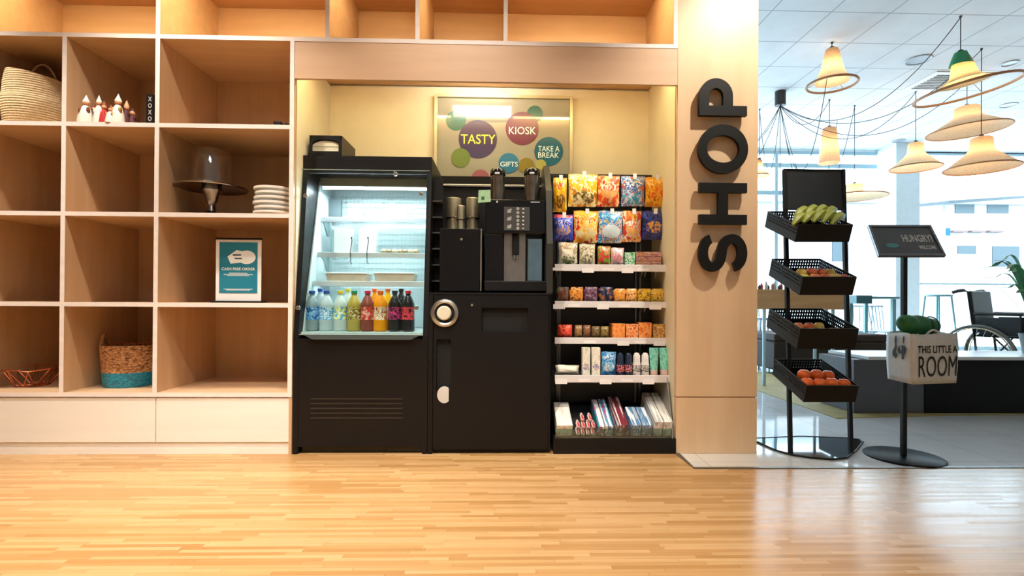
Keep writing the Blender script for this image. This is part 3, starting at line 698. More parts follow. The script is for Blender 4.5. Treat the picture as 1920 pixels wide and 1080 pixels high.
# food inside the fridge
def box_thing(name, cat, label, px0, py0, px1, py1, Y, dp, m, zb=None, bev=0.004, group=None):
    x0, x1, za, zb_ = rect(px0, py0, px1, py1, Y)
    if zb is not None: zb_ += 0; za = zb
    return tag(G().box(x0, x1, Y, Y+dp, za, zb_).build(name, m, bev=bev, smooth=40), label, cat, group)
zs1, zs2, zs3 = SH[0][0]+0.0125, SH[1][0]+0.0125, SH[2][0]+0.0125
m_tub = mat('white_tub', '#eef2f2', 0.35, var=0.02)
for i, (a, b, lab) in enumerate(((648, 680, 'flat white takeaway tub on the upper fridge shelf, nearer the fan grille'), (684, 696, 'small white pot between the two tubs on the upper fridge shelf'), (728, 763, 'flat white takeaway tub on the upper fridge shelf, nearer the coffee machine'))):
    x0, x1, za, zb = rect(a, 390 if i != 1 else 395, b, 408, SH[0][1]+0.1); za = zs1
    t = thing('takeaway_tub', lab, 'tub', ((x0+x1)/2, SH[0][1]+0.1, za))
    yc = SH[0][1]+0.13; r = (x1-x0)/2
    G().lathe([(0, 0), (r*0.82, 0), (r*0.95, (zb-za)*0.8)], ((x0+x1)/2, yc, za), 24, sy=0.6).build('tub', m_tub, t)
    G().lathe([(r*0.98, (zb-za)*0.8), (r, (zb-za)*0.82), (r, (zb-za)*0.97), (r*0.9, zb-za)], ((x0+x1)/2, yc, za), 24, sy=0.6).build('lid', whitepl, t)
for (a, b, lab) in ((626, 658, 'white paper box on the middle fridge shelf, nearer the fan grille'), (672, 703, 'white paper box on the middle fridge shelf, beside the pastry tray')):
    Yq = SH[1][1]+0.06; x0, x1, za, zb = rect(a, 431, b, 470, Yq); za = zs2
    t = thing('paper_box', lab, 'box', ((x0+x1)/2, Yq, za))
    g = G().box(x0, x1, Yq, Yq+0.08, za, zb); g.build('carton', mat('carton_white', '#f0f2f1', 0.45, var=0.02), t, smooth=0, bev=0.003)
    G().prism([(Yq, zb+0.0005), (Yq+0.04, zb+0.012), (Yq+0.08, zb+0.0005)], x0+0.002, x1-0.002, 'x').build('flap', mat('carton_white', '#f0f2f1', 0.45), t, smooth=0)
# tongs / price hooks hanging at the front of the middle shelf
for (a, lab) in ((659, 'thin black tongs hanging from the middle fridge shelf in front of the first paper box'), (690, 'thin black tongs hanging from the middle fridge shelf in front of the second paper box')):
    Yq = SH[1][1]-0.012; p = [hit(a, 446, Yq), hit(a+1, 452, Yq), hit(a-2, 470, Yq), hit(a-2, 492, Yq), hit(a+1, 495, Yq)]
    t = thing('serving_tongs', lab, 'tongs', p[-1])
    G().tube(p, 0.0028, 6).build('shaft', black_m, t)
    G().ball(p[0], 0.006, 8).build('hook_knob', black_m, t)
# pastry pieces on a tray
Yq = SH[1][1]+0.03; x0, x1, za, zb = rect(709, 466, 786, 474, Yq)
t = tag(G().prism([(x0, zs2+0.012), (x0+0.02, zs2), (x1-0.02, zs2), (x1, zs2+0.012), (x1-0.01, zs2+0.012), (x1-0.024, zs2+0.004), (x0+0.024, zs2+0.004), (x0+0.01, zs2+0.012)], Yq, Yq+0.12, 'y').build('serving_tray', mat('tray_clear_grey', '#9aa39c', 0.2, 0.2), smooth=0), 'shallow tray with wrapped pastries on the middle fridge shelf', 'tray')
places = ['nearest the tongs', 'second from the tongs', 'third from the tongs', 'in the middle of the tray', 'third from the side wall', 'second from the side wall', 'nearest the side wall']
for i in range(7):
    cx_ = x0+0.03+(x1-x0-0.06)*i/6
    o = G().ball((cx_, Yq+0.055, zs2+0.02), 0.026, 12, sc=(0.95, 1.2, 0.68)).build('wrapped_pastry', mat('pastry_%d' % (i % 3), ('#a98f62', '#7c6a4b', '#b8b08a')[i % 3], 0.5, var=0.5, vscale=60))
    tag(o, 'wrapped pastry on the fridge tray, ' + places[i], 'pastry', 'wrapped pastries on the tray')
for (a, b, lab) in ((610, 687, 'beige oblong food tray under film on the lowest fridge shelf, nearer the bookcase'), (701, 776, 'beige oblong food tray under film on the lowest fridge shelf, nearer the coffee machine')):
    Yq = SH[2][1]+0.03; x0, x1, za, zb = rect(a, 511, b, 526, Yq)
    t = thing('food_tray', lab, 'food tray', ((x0+x1)/2, Yq, zs3))
    h = zb-zs3
    G().prism([(x0+0.012, zs3), (x1-0.012, zs3), (x1, zs3+h*0.85), (x0, zs3+h*0.85)], Yq, Yq+0.15, 'y').build('tray', mat('beige_tray', '#b9a692', 0.35, var=0.15), t, smooth=0, bev=0.004)
    G().box(x0-0.004, x1+0.004, Yq-0.004, Yq+0.154, zs3+h*0.86, zs3+h).build('film_lid', mat('film_lid', '#dfe0d6', 0.15, var=0.05), t, smooth=0, bev=0.003)

# bottles
def bottle(cx_, Y, zb, h, r, liq, cap, lab_m, clearbody=True, label='', group='drink bottles in the fridge'):
    t = thing('drink_bottle', label, 'bottle', (cx_, Y, zb), group)
    prof = [(0, 0), (r*0.85, 0), (r, 0.008), (r, h*0.30), (r*0.93, h*0.34), (r*0.93, h*0.55), (r, h*0.60), (r*0.95, h*0.68), (r*0.55, h*0.84), (r*0.36, h*0.88), (r*0.36, h*0.93)]
    G().lathe(prof, (cx_, Y, zb), 20, cap0=False).build('body', liq, t)
    G().lathe([(r*0.42, h*0.925), (r*0.44, h*0.93), (r*0.44, h*0.995), (r*0.36, h)], (cx_, Y, zb), 16).build('cap', cap, t)
    G().lathe([(r*1.012, h*0.285), (r*0.96, h*0.35), (r*0.96, h*0.54), (r*1.015, h*0.60)], (cx_, Y, zb), 20, cap0=False, cap1=False).build('label_sleeve', lab_m, t)
def liq(name, col, tr=0.35, rough=0.08): return mat(name, col, rough, 0, 0.03, trans=tr, coat=0.3)
caps = {c: mat('cap_'+c, h, 0.35, var=0) for c, h in dict(blue='#1f4fae', yellow='#e2cf3a', green='#189a6c', pink='#cf2a64', orange='#e8702a', black='#1c2226', red='#d32238').items()}
L = lambda n, b, cs, s: pkg('label_'+n, b, cs, s, None, scale=5)
BT = [(585, 13, 'blue', liq('water_grey', '#9fb3b8', .5), L('w1', '#2b7fc0', ['#8fc5e6', '#1b5da0'], 1), 'clear water bottle with blue cap at the bookcase end of the fridge deck'),
      (612, 13, 'blue', liq('water', '#cfdde0', .5), L('w2', '#3c9ad6', ['#cfe9f7', '#2a72bd'], 2), 'clear water bottle with blue cap, second along the fridge deck'),
      (638, 13, 'yellow', liq('water2', '#d6e2df', .5), L('w3', '#56a8d8', ['#e8e26a', '#cfe9f7'], 3), 'clear water bottle with yellow cap and blue label'),
      (664, 13, 'green', liq('pear', '#c0ae58', .4), L('w4', '#d9d39a', ['#574a2c', '#c9b93c'], 4), 'pale yellow drink bottle with green cap'),
      (689, 13, 'pink', liq('rose', '#8f4a3d', .35), L('w5', '#d8a49a', ['#d8342c', '#7a4c3a'], 5), 'reddish brown drink bottle with pink cap'),
      (713, 13, 'orange', liq('orange', '#f0a010', .35), L('w6', '#c66a1c', ['#f2e3c8', '#6a3216'], 6), 'bright orange drink bottle with orange cap'),
      (740, 12.5, 'black', liq('cola', '#16181a', .05), L('w7', '#14171a', ['#c8357a', '#101214'], 7), 'dark cola bottle with black cap'),
      (765, 12.5, 'red', liq('cola', '#16181a', .05), L('w8', '#23161a', ['#d8434f', '#b8263a'], 8), 'dark cola bottle with red cap and red label')]
zd = zfl
for (px, rp, c, lq, lb, lab) in BT:
    Yq = D+0.13; p = hit(px, 600, Yq); r = (hit(px+rp, 600, Yq).x-p.x)*0.99; h = hit(px, 545, Yq).z-zd
    bottle(p.x, Yq, zd, h, r, lq, caps[c], lb, label=lab)
for i, (px, c, k, lab) in enumerate(((600, 'blue', 1, 'water bottle with blue cap standing in the second row behind the first water bottle'), (652, 'yellow', 2, 'bottle with yellow cap in the second row between the green and yellow capped ones'), (702, 'orange', 5, 'orange drink bottle in the second row behind the bright orange one'), (727, 'orange', 5, 'bright yellow orange bottle in the second row before the colas'), (752, 'black', 6, 'dark cola bottle in the second row between the two front colas'))):
    Yq = D+0.215; p = hit(px, 595, Yq); r = 0.037; h = hit(px, 541, Yq).z-zd
    lq = BT[k][3] if px != 727 else liq('mango', '#f5c400', .35)
    bottle(p.x, Yq, zd, h, r, lq, caps[c], BT[k][4], label=lab)

# napkin dispenser on top of the fridge
Yq = D+0.17; x0, x1, za, zb = rect(580, 254, 641, 290, Yq); za = Zt+0.0005
t = thing('napkin_dispenser', 'black box napkin dispenser with arched opening on top of the fridge', 'napkin dispenser', ((x0+x1)/2, Yq, za))
w_ = x1-x0; h = zb-za; dp = 0.30
arch = [(x0+w_*0.1, za+h*0.28), (x0+w_*0.1, za+h*0.62)] + [(x0+w_*(0.5-0.4*cos(pi*k/12)), za+h*(0.62+0.2*sin(pi*k/12))) for k in range(1, 12)] + [(x0+w_*0.9, za+h*0.62), (x0+w_*0.9, za+h*0.28)]
g = G(); outer = [(x0, za), (x0, zb), (x1, zb), (x1, za)]
n = len(arch); vs = [(p[0], Yq, p[1]) for p in arch]
def proj(p):
    if p[1] <= za+h*0.3: return (x0 if p[0] < (x0+x1)/2 else x1, za)
    if p[0] <= x0+w_*0.12: return (x0, za+h*0.62)
    if p[0] >= x1-w_*0.12: return (x1, za+h*0.62)
    return (x0+(p[0]-x0-w_*.1)/(w_*.8)*w_, zb)
vo = [(q[0], Yq, q[1]) for q in map(proj, arch)]
g.add(vs+vo, [(i, i+1, n+i+1, n+i) for i in range(n-1)]+[(n-1, 0, n, 2*n-1)])
g.box(x0, x1, Yq+0.001, Yq+dp, zb-0.004, zb).box(x0, x0+0.004, Yq+0.001, Yq+dp, za, zb-0.004).box(x1-0.004, x1, Yq+0.001, Yq+dp, za, zb-0.004).box(x0+.004, x1-.004, Yq+dp-0.004, Yq+dp, za, zb-.004).box(x0+.004, x1-.004, Yq+0.001, Yq+dp-.004, za, za+0.004)
g.build('housing', black, t, smooth=0)
g = G().box(x0+w_*0.07, x1-w_*0.07, Yq+0.015, Yq+dp-0.03, za+0.005, za+h*0.52)
g.prism([(x0+w_*0.07, za+h*.52)]+[(x0+w_*(0.5-0.43*cos(pi*k/10)), za+h*(0.52+0.27*sin(pi*k/10))) for k in range(11)], Yq+0.012, Yq+dp-0.05, 'y')
g.build('napkin_stack', mat('napkin_paper', '#d9d6bd', 0.8, var=0.05), t, smooth=0)

# ---------------------------------------------------------------- coffee station
XC0, XC1 = hit(803, 700, D).x, hit(1034, 700, D).x
zw = hit(918, 549, D).z
cs = thing('coffee_station', 'black coffee station cabinet with round steel cup ring and alcove above', 'cabinet', ((XC0+XC1)/2, D, 0))
zb2 = hit(918, 331, DB-0.1).z
G().box(XC0+0.004, XC1-0.004, D+0.03, DB-0.08, 0.0, zw-0.021).build('base_cabinet', black, cs, smooth=0)
# door with real openings: built as a frame of strips around the slots
dx0, dx1, dz0, dz1 = XC0+0.03, XC1-0.022, 0.03, zw-0.012
sl = (hit(903, 600, D).x, hit(990, 600, D).x, hit(940, 622, D).z, hit(940, 577, D).z)
s2 = (hit(818, 680, D).x, hit(846, 680, D).x, hit(833, 732, D).z, hit(833, 636, D).z)
g = G(); ya, yb_ = D+0.002, D+0.028
xs_ = sorted({dx0, dx1, sl[0], sl[1], s2[0], s2[1]}); zs_ = sorted({dz0, dz1, sl[2], sl[3], s2[2], s2[3]})
for i in range(len(xs_)-1):
    for j in range(len(zs_)-1):
        xm, zm = (xs_[i]+xs_[i+1])/2, (zs_[j]+zs_[j+1])/2
        if (sl[0] < xm < sl[1] and sl[2] < zm < sl[3]) or (s2[0] < xm < s2[1] and s2[2] < zm < s2[3]): continue
        g.box(xs_[i], xs_[i+1], ya, yb_, zs_[j], zs_[j+1])
g.build('door', black, cs, smooth=0)
pitch = mat('dark_hole', '#050507', 0.8, var=0)  # near-black colour stands for the shade inside the openings
G().box(sl[0], sl[1], yb_, yb_+0.0015, sl[2], sl[3]).build('slot_shade', pitch, cs, smooth=0)
G().box(s2[0], s2[1], yb_, yb_+0.0015, s2[2], s2[3]).build('slot_shade', pitch, cs, smooth=0)
G().box(XC0-0.002, XC0+0.026, D+0.001, DB-0.08, 0.0, zw+0.0).build('side_post', black, cs, smooth=0)
G().box(XC0-0.002, XC1-0.003, D-0.002, DB-0.08, zw-0.010, zw).build('worktop', black_m, cs, smooth=0)
# cup ring
c = hit(834, 587, D-0.004); R = hit(861, 587, D).x-hit(834, 587, D).x
def ylathe(g, prof, c, n=40, m=0, sx=1):
    st = len(g.v); g.lathe(prof, (0, 0, 0), n, m, sx=sx); g.xf(Matrix.Translation(c) @ Matrix.Rotation(pi/2, 4, 'X'), st); return g
ylathe(G(), [(R*0.70, -0.004), (R*0.70, 0.010), (R*0.80, 0.016), (R*0.95, 0.012), (R, 0.0), (R, -0.004)], c).build('steel_ring', steel, cs)
ylathe(G(), [(0.0, 0.0), (R*0.70, 0.002)], c+Vector((0, 0.003, 0))).build('ring_funnel', pitch, cs)
ylathe(G(), [(0, -0.002), (R*0.50, -0.002), (R*0.50, 0.014), (R*0.42, 0.02), (0, 0.02)], c+Vector((-0.003, 0, 0))).build('cream_cap', mat('cream_plastic', '#d6d0bc', 0.35), cs)
p = hit(885, 572, D-0.001); ylathe(G(), [(0, -0.002), (0.008, -0.002), (0.008, 0.004), (0, 0.006)], p, 16).build('lock', steel, cs)
p = hit(833, 740, D-0.001); r = 0.043
pts = [(p.x+r*cos(a), p.z+r*sin(a)*1.2) for a in [radians(50+260*i/24) for i in range(25)]]
pts = [(min(q[0], p.x+r*0.75), q[1]) for q in pts]
G().prism(pts, D-0.006, D+0.0015, 'y').build('finger_plate', mat('white_finger_plate', '#c9c7c4', 0.35), cs, smooth=0)
# alcove
ybk = DB-0.10
G().box(XC0, XC1-0.004, ybk, ybk+0.018, zw+0.0005, zb2).build('back_panel', black, cs, smooth=0)
zr = hit(900, 348, ybk-0.01).z
G().box(XC0+0.02, XC1-0.03, ybk-0.014, ybk-0.0005, zr-0.008, zr+0.008).build('metal_trim', steel, cs, smooth=0, bev=0.002)
for px in (811,):
    G().box(hit(806, 450, D+.25).x, hit(830, 450, D+.25).x, D+0.25, D+0.262, zw+0.001, hit(811, 335, D+.25).z).build('ledge_board', black_m, cs, smooth=0)
for py in (378, 408, 437, 467, 497, 527):
    a = hit(806, py, D+.20).x; b = hit(829, py, D+.20).x; z = hit(818, py, D+.20).z
    G().box(a, b, D+0.18, D+0.249, z-0.004, z+0.004).build('ledge', mat('ledge_grey', '#4b4f50', 0.35), cs, smooth=0)
# shaped side panel between the coffee machine and the snacks
xp0, xp1 = hit(1023, 560, D+.02).x, hit(1036, 560, D+.02).x
zpt = hit(1026, 305, D+0.22).z; zlow = hit(1030, 352, D+0.02).z
G().prism([(D+0.003, zw+0.001), (D+0.003, zlow-0.35), (D+0.10, zlow), (D+0.30, zpt), (DB-0.09, zpt), (DB-0.09, zw+0.001)], xp0+.004, xp1-0.001, 'x').build('divider_panel', mat('olive_grey_panel', '#2b2b27', 0.4), cs, smooth=0)

# milk cooler box
Yq = D+0.10; x0, x1, za, zb = rect(824, 428, 904, 545, Yq); za = zw+0.001
t = thing('milk_cooler', 'glossy black milk cooler box with keyhole beside the coffee machine', 'milk cooler', ((x0+x1)/2, Yq, za))
G().box(x0, x1-0.002, Yq+0.014, Yq+0.36, za+0.006, zb).build('housing', black_m, t, smooth=0, bev=0.004)
G().box(x0, x1-0.014, Yq, Yq+0.013, za+0.01, zb-0.002).build('door', blackgl, t, smooth=0, bev=0.003)
G().box(x1-0.012, x1-0.002, Yq-0.002, Yq+0.013, za+0.01, zb-0.002).build('door_edge', steel, t, smooth=0, bev=0.002)
for fx in (x0+0.02, x1-0.035): G().cyl((fx, Yq+0.04, za), (fx, Yq+0.04, za+0.006), 0.008, 12).build('foot', black_m, t)
p = hit(865, 449, Yq-0.001); ylathe(G(), [(0, -0.001), (0.010, -0.001), (0.010, 0.003), (0.007, 0.006), (0, 0.006)], p, 20).build('lock', chrome, t)
zcool = zb
# cup dispensers
for (a, b, top, Yc, lab) in ((837, 865, 372, D+0.34, 'large stainless cup dispenser tube at the fridge side of the milk cooler'), (874, 899, 372, D+0.34, 'large stainless cup dispenser tube next to the coffee machine'), (857, 872, 386, D+0.20, 'small stainless container in front of the two cup dispenser tubes')):
    p = hit((a+b)/2, top, Yc); r = (hit(b, top, Yc).x-hit(a, top, Yc).x)/2; zt2 = p.z; z0 = zcool+0.0005; h = zt2-z0
    t = thing('steel_cup_dispenser', lab, 'dispenser', (p.x, Yc, z0))
    G().lathe([(r*0.92, 0), (r*0.92, h*0.38), (r, h*0.42), (r, h*0.98), (r*0.9, h), (r*0.8, h), (r*0.8, h*0.9)], (p.x, Yc, z0), 28).build('tube', mat('warm_steel', '#e0dac0', 0.34, 0.9, 0.05), t)
    G().ring((p.x, Yc, z0+h*0.42), r*1.01, 0.004, 28, 6).build('band', blackgl, t)

# coffee machine
Yq = D+0.09; x0, x1, za, zb = rect(909, 374, 1024, 545, Yq); za = zw+0.001
h = zb-za; zm = hit(960, 438, Yq).z; zd_ = hit(960, 527, Yq).z
cm = thing('coffee_machine', 'black bean to cup coffee machine with two bean hoppers and button panel', 'coffee machine', ((x0+x1)/2, Yq, za))
G().box(x0, x1, Yq, Yq+0.40, zm, zb).build('upper_housing', blackgl, cm, smooth=0, bev=0.008, seg=3)
xd0 = hit(944, 480, Yq).x
G().box(x0, x1, Yq+0.12, Yq+0.40, za+0.012, zm-0.0005).build('rear_housing', blackgl, cm, smooth=0)
G().box(x0, xd0-0.004, Yq+0.004, Yq+0.119, zd_+0.001, zm-0.0005).build('brewer_door', blackgl, cm, smooth=0, bev=0.003)
G().box(x0, x1, Yq-0.03, Yq+0.119, za+0.012, zd_).build('drip_tray', black_m, cm, smooth=0, bev=0.004)
for fx, fy in ((x0+0.03, Yq), (x1-0.03, Yq), (x0+0.03, Yq+0.36), (x1-0.03, Yq+0.36)): G().cyl((fx, fy+.01, za), (fx, fy+.01, za+0.013), 0.012, 12).build('foot', black_m, cm)
a, b, c_, d_ = rect(945, 442, 985, 524, Yq+0.118); G().box(a, b, Yq+0.1145, Yq+0.1195, zd_+0.002, d_).build('steel_back_plate', steel, cm, smooth=0)
a, b, c_, d_ = rect(989, 447, 1017, 524, Yq+0.05)
G().box(a, b, Yq+0.05, Yq+0.118, zd_+0.002, d_).build('side_module', mat('blue_reflection_steel', '#8fb4cc', 0.12, 0.9, 0.1), cm, smooth=0, bev=0.004)  # blue reflection is put into the metal colour
g = G(); x_, _, z_, _2 = hit(967, 460, Yq+.05).x, 0, zm, 0
g.box(x_-0.022, x_+0.022, Yq+0.03, Yq+0.113, hit(967, 478, Yq+.05).z, zm-0.001)
g.build('spout_head', black_m, cm, smooth=0, bev=0.006)
for s in (-1, 1): G().cyl((x_+s*0.01, Yq+0.05, hit(967, 478, Yq+.05).z+.002), (x_+s*0.01, Yq+0.05, hit(967, 486, Yq+.05).z), 0.006, 12).build('nozzle', chrome, cm)
# keypad
a, b, c_, d_ = rect(945, 388, 993, 432, Yq)
kp = G().box(a, b, Yq-0.003, Yq-0.0002, c_, d_).build('button_panel', mat('panel_grey', '#4a4c4e', 0.3, var=0.04), cm, smooth=0)
for i in range(6):
    z = d_-(i+0.5)*(d_-c_)/6; xk = a+(b-a)*0.54
    st = G(); ylathe(st, [(0.0, 0.0), (0.010, 0.0), (0.010, 0.003), (0.0, 0.004)], Vector((xk, Yq-0.0032, z)), 16).build('round_button', mat('button_silver', '#b9bcbd', 0.3, 0.3), kp)
    G().box(xk+0.028, xk+0.040, Yq-0.004, Yq-0.0031, z-0.004, z+0.004).build('indicator_mark', mat('mark_white', '#dfe2e4', 0.5, var=0), kp, smooth=0)
for i in range(3):
    z = d_-(i+0.5)*(d_-c_)/3; xk = a+(b-a)*0.2
    G().prism([(xk-0.014, z-0.014), (xk+0.012, z-0.012), (xk+0.016, z+0.014), (xk-0.010, z+0.006)], Yq-0.004, Yq-0.0031, 'y').build('cup_symbol', mat('mark_grey', '#a8abad', 0.5, var=0.2, vscale=90), kp, smooth=0)
p = hit(932, 373, Yq); G().box(p.x-0.005, p.x+0.005, Yq-0.002, Yq-0.0002, zb-0.022, zb-0.010).build('maker_mark', mat('mark_white', '#dfe2e4', 0.5, var=0), cm, smooth=0)
a = hit(995, 378, Yq).x; b = hit(1012, 378, Yq).x
G().box(a, b, Yq-0.001, Yq-0.0002, zb-0.018, zb-0.013).build('maker_mark', mat('mark_white', '#dfe2e4', 0.5, var=0), cm, smooth=0)
for (a, b) in ((919, 948), (982, 1013)):
    Yh = Yq+0.14; p = hit((a+b)/2, 318, Yh); r = (hit(b, 340, Yh).x-hit(a, 340, Yh).x)/2; hz = p.z-zb
    hp = G().lathe([(r*0.92, 0.0), (r*0.92, hz*0.85)], (p.x, Yh, zb+0.0005), 28).build('bean_hopper', mat('smoked_hopper', '#7d756c', 0.16, 0.85, 0.25, 20, coat=0.5), cm)
    G().lathe([(r*0.95, hz*0.80), (r, hz*0.84), (r*0.98, hz*0.95), (r*0.85, hz), (0, hz)], (p.x, Yh, zb), 28, cap0=False, cap1=False).build('lid', blackgl, hp)
    q = hit((a+b)/2-1, 328, Yh); G().box(q.x-0.016, q.x+0.016, Yh-r-0.004, Yh-r*0.8, q.z-0.008, q.z+0.006).build('maker_badge', mat('badge_white', '#c9ccd0', 0.3), hp, smooth=0, bev=0.003)
# green card
Yg = Yq+0.10; a, b, c_, d_ = rect(898, 363, 921, 386, Yg)
g = G().box(a, b, Yg-0.0015, Yg, c_, d_)
t = thing('price_card', 'small pale green card leaning at the top corner of the coffee machine', 'card', ((a+b)/2, Yg, c_))
G().prism([(a, c_), (b, c_+0.008), (b-0.003, d_+0.003), (a+0.002, d_)], Yg-0.105, Yg-0.1035, 'y').build('card', mat('green_card', '#a9d6ae', 0.5, var=0.1, vscale=60), t, smooth=0)
G().box((a+b)/2-0.02, (a+b)/2, Yg-0.1062, Yg-0.1053, c_+0.02, c_+0.04).build('dark_print', mat('print_green', '#2f6a4a', 0.5), t, smooth=0)

# ---------------------------------------------------------------- snack rack
XR0, XR1 = hit(1038, 800, D).x, hit(1269, 800, D).x
sr = thing('snack_rack', 'black open snack rack with white price rails and clear lipped bottom tray', 'rack', ((XR0+XR1)/2, D, 0))
YBK = D+0.40
zbt = hit(1150, 823, D).z
G().box(XR0, XR1-0.004, D-0.001, YBK+0.05, 0.0, zbt).build('base_box', black, sr, smooth=0)
ztop = hit(1130, 327, YBK).z
G().box(XR0+0.002, hit(1222, 400, YBK).x, YBK, YBK+0.02, zbt+0.001, ztop).build('back_panel', mat('rack_black', '#121216', 0.5), sr, smooth=0)
for px in (1046, 1050, 1192, 1200):
    a = hit(px, 560, YBK-0.008).x; G().box(a-0.006, a+0.006, YBK-0.010, YBK-0.0005, zbt+0.002, ztop-0.02).build('upright', mat('zinc', '#6c6e70', 0.35, 0.7), sr, smooth=0)
G().prism([(D+0.004, zbt+0.001), (D+0.006, zbt+0.06), (D+0.11, hit(1250, 705, D+.11).z-0.01), (D+0.11, hit(1250, 705, D+.11).z-0.04), (YBK-0.001, hit(1250, 705, D+.11).z-0.05), (YBK-.001, zbt+0.001)], XR1-0.028, XR1-0.022, 'x').build('end_plate', mat('grey_end_plate', '#8d8f88', 0.35), sr, smooth=0)
m_railw = mat('rail_white', '#e2dfe2', 0.35, var=0.02); m_tick = mat('ticket_white', '#f1eff0', 0.5, var=0.02)
RK = []
for k, (py0, py1, pxe, Yf) in enumerate(((496, 509, 1248, D+0.215), (565, 577, 1250, D+0.205), (633, 645, 1250, D+0.195), (703, 717, 1257, D+0.12))):
    xa_, xb_ = hit(1040, py0, Yf).x, hit(pxe, py0, Yf).x
    zt1 = hit(1145, py0, Yf).z; zl = hit(1145, py1, Yf).z
    s = G().box(xa_, xb_, Yf+0.001, YBK-0.012, zt1-0.012, zt1-0.006).build('shelf', mat('rack_shelf', '#26262a', 0.4), sr, smooth=0)
    G().box(xa_, xb_, Yf-0.008, Yf, zl, zt1).build('price_rail', m_railw, s, smooth=0, bev=0.002)
    for j, px in enumerate(([1046, 1102, 1140, 1176, 1205], [1048, 1075, 1130, 1170, 1228], [1106, 1168, 1200, 1236], [1052, 1095, 1135, 1175, 1215])[k]):
        a = hit(px-11, py1, Yf).x; b = hit(px+11, py1, Yf).x
        G().box(a, b, Yf-0.0095, Yf-0.0082, zl-0.010 if (j+k) % 2 else zl+0.003, zl+0.022).build('price_ticket', m_tick, s, smooth=0)
    for px in (1046, 1205):
        a = hit(px, 520, YBK-.02).x
        for dx in (-0.012, 0.012): G().prism([(YBK-0.016, zt1-0.013), (YBK-0.10, zt1-0.013), (YBK-0.016, zt1-0.075)], a+dx-0.003, a+dx+0.003, 'x').build('bracket', mat('bracket_white', '#bdbdbd', 0.4), s, smooth=0)
    RK.append((zt1-0.006, Yf))
# clear lip of the bottom tray
a, b, c_, d_ = rect(1041, 806, 1262, 822, D+0.01)
G().box(a, b, D+0.006, D+0.010, zbt+0.0005, d_+0.008).build('clear_lip', glassy('lip_acrylic', '#dcefee', 0.10, 0.03), sr, smooth=0)
# hanging bars and hooks
for py in (333, 398):
    z = hit(1130, py, YBK-0.02).z
    G().box(XR0+0.01, hit(1222, 400, YBK).x-0.01, YBK-0.022, YBK-0.012, z-0.008, z+0.008).build('hanging_bar', black_m, sr, smooth=0)

def crinkle(name, base, cols, seed, **k): return pkg(name, base, cols, seed, **k)
def snack_bag(px0, py0, px1, py1, Y, m, label, group, fat=0.035, name='snack_bag', z0=None, hook=True):
    x0, x1, za, zb = rect(px0, py0, px1, py1, Y)
    if z0 is not None: za = z0
    W = x1-x0; H = zb-za; rnd = random.Random(px0*7+py0)
    t = thing(name, label, 'snack bag', ((x0+x1)/2, Y, za), group)
    def f(u, v, s):
        e = max(0, sin(pi*u))**0.45*max(0, sin(pi*min(1, max(0, (v-0.05)/0.9))))**0.55
        wob = 0.006*sin(9*u+5*v+px0)*sin(7*v+px1)
        pinch = 1-0.06*sin(pi*v)
        return (x0+W*(0.5+(u-0.5)*pinch), Y+s*(fat*e+wob*e*0.8), za+H*v+0.004*sin(pi*2*u)*(1 if v > .9 else 0))
    g = G(); g.sheet(lambda u, v: f(u, v, -1), 10, 12); g.sheet(lambda u, v: f(u, v, 0.7), 10, 12)
    g.build('pouch', m, t, smooth=80)
    g = G()
    for zz in (za, zb):
        s = -1 if zz == zb else 1
        for i in range(3): g.box(x0+0.002, x1-0.002, Y-0.003-0.0005*(i % 2), Y+0.003, zz+s*(0.003+i*0.005), zz+s*(0.0062+i*0.005))
    b = G().box(x0+0.002, x1-0.002, Y-0.0025, Y+0.0025, zb-0.014, zb+0.001).build('top_seal', m, t, smooth=0)
    if hook:
        xm = (x0+x1)/2; zz = zb-0.012
        G().tube([(xm, YBK-0.014, zz+0.006), (xm, Y-0.045, zz+0.004), (xm, Y-0.052, zz+0.010)], 0.0028, 6).build('hook_wire', chrome, sr)
        G().box(xm-0.012, xm+0.012, Y-0.057, Y-0.054, zz-0.016, zz+0.020).build('hook_ticket', m_tick, sr, smooth=0)
    return t
hg = 'bags hanging in the snack rack'
Yh = D+0.30
snack_bag(1037, 334, 1063, 398, Yh-0.02, crinkle('bag1', '#f0c51d', ['#e9a815', '#f7e27a'], 1, title='#d8482e', tz=.75, blob='#5a3a1c', bz=.3), 'narrow bright yellow snack bag in the upper hanging row beside the divider panel', hg)
snack_bag(1065, 327, 1121, 388, Yh, crinkle('bag2', '#f4c22a', ['#f7e7a8', '#e8912a', '#8a6a2c'], 2, title='#fff3d8', tz=.72, blob='#6b5526', bz=.25), 'wide yellow snack bag, largest of the upper hanging row', hg)
snack_bag(1120, 330, 1162, 388, Yh, crinkle('bag3', '#e4562e', ['#f2a45a', '#f7d9a8', '#cf2a26'], 3, title='#dfe7c8', tz=.6, blob='#f1c27a', bz=.45), 'orange red snack bag in the middle of the upper hanging row', hg)
snack_bag(1164, 331, 1209, 387, Yh, crinkle('bag4', '#4a6fb8', ['#e7e3ea', '#3bb3dc', '#8a3f8c', '#e06a3a'], 4, title='#ffffff', tz=.7, blob='#33b1e6', bz=.22, scale=6), 'blue and white patterned sweet bag in the upper hanging row', hg)
snack_bag(1209, 333, 1247, 388, Yh, crinkle('bag5', '#d98a16', ['#f1b62c', '#b65c12'], 5, title='#f7d068', tz=.78, blob='#e25a1c', bz=.45), 'amber orange snack bag at the pillar end of the upper hanging row', hg)
snack_bag(1037, 403, 1075, 452, Yh-0.02, crinkle('bag6', '#2c3fc0', ['#5a6fe0', '#1c2796'], 6, title='#d9dcff', tz=.66, blob='#d9a860', bz=.40, band='#c9384a'), 'royal blue snack bag in the lower hanging row beside the divider panel', hg)
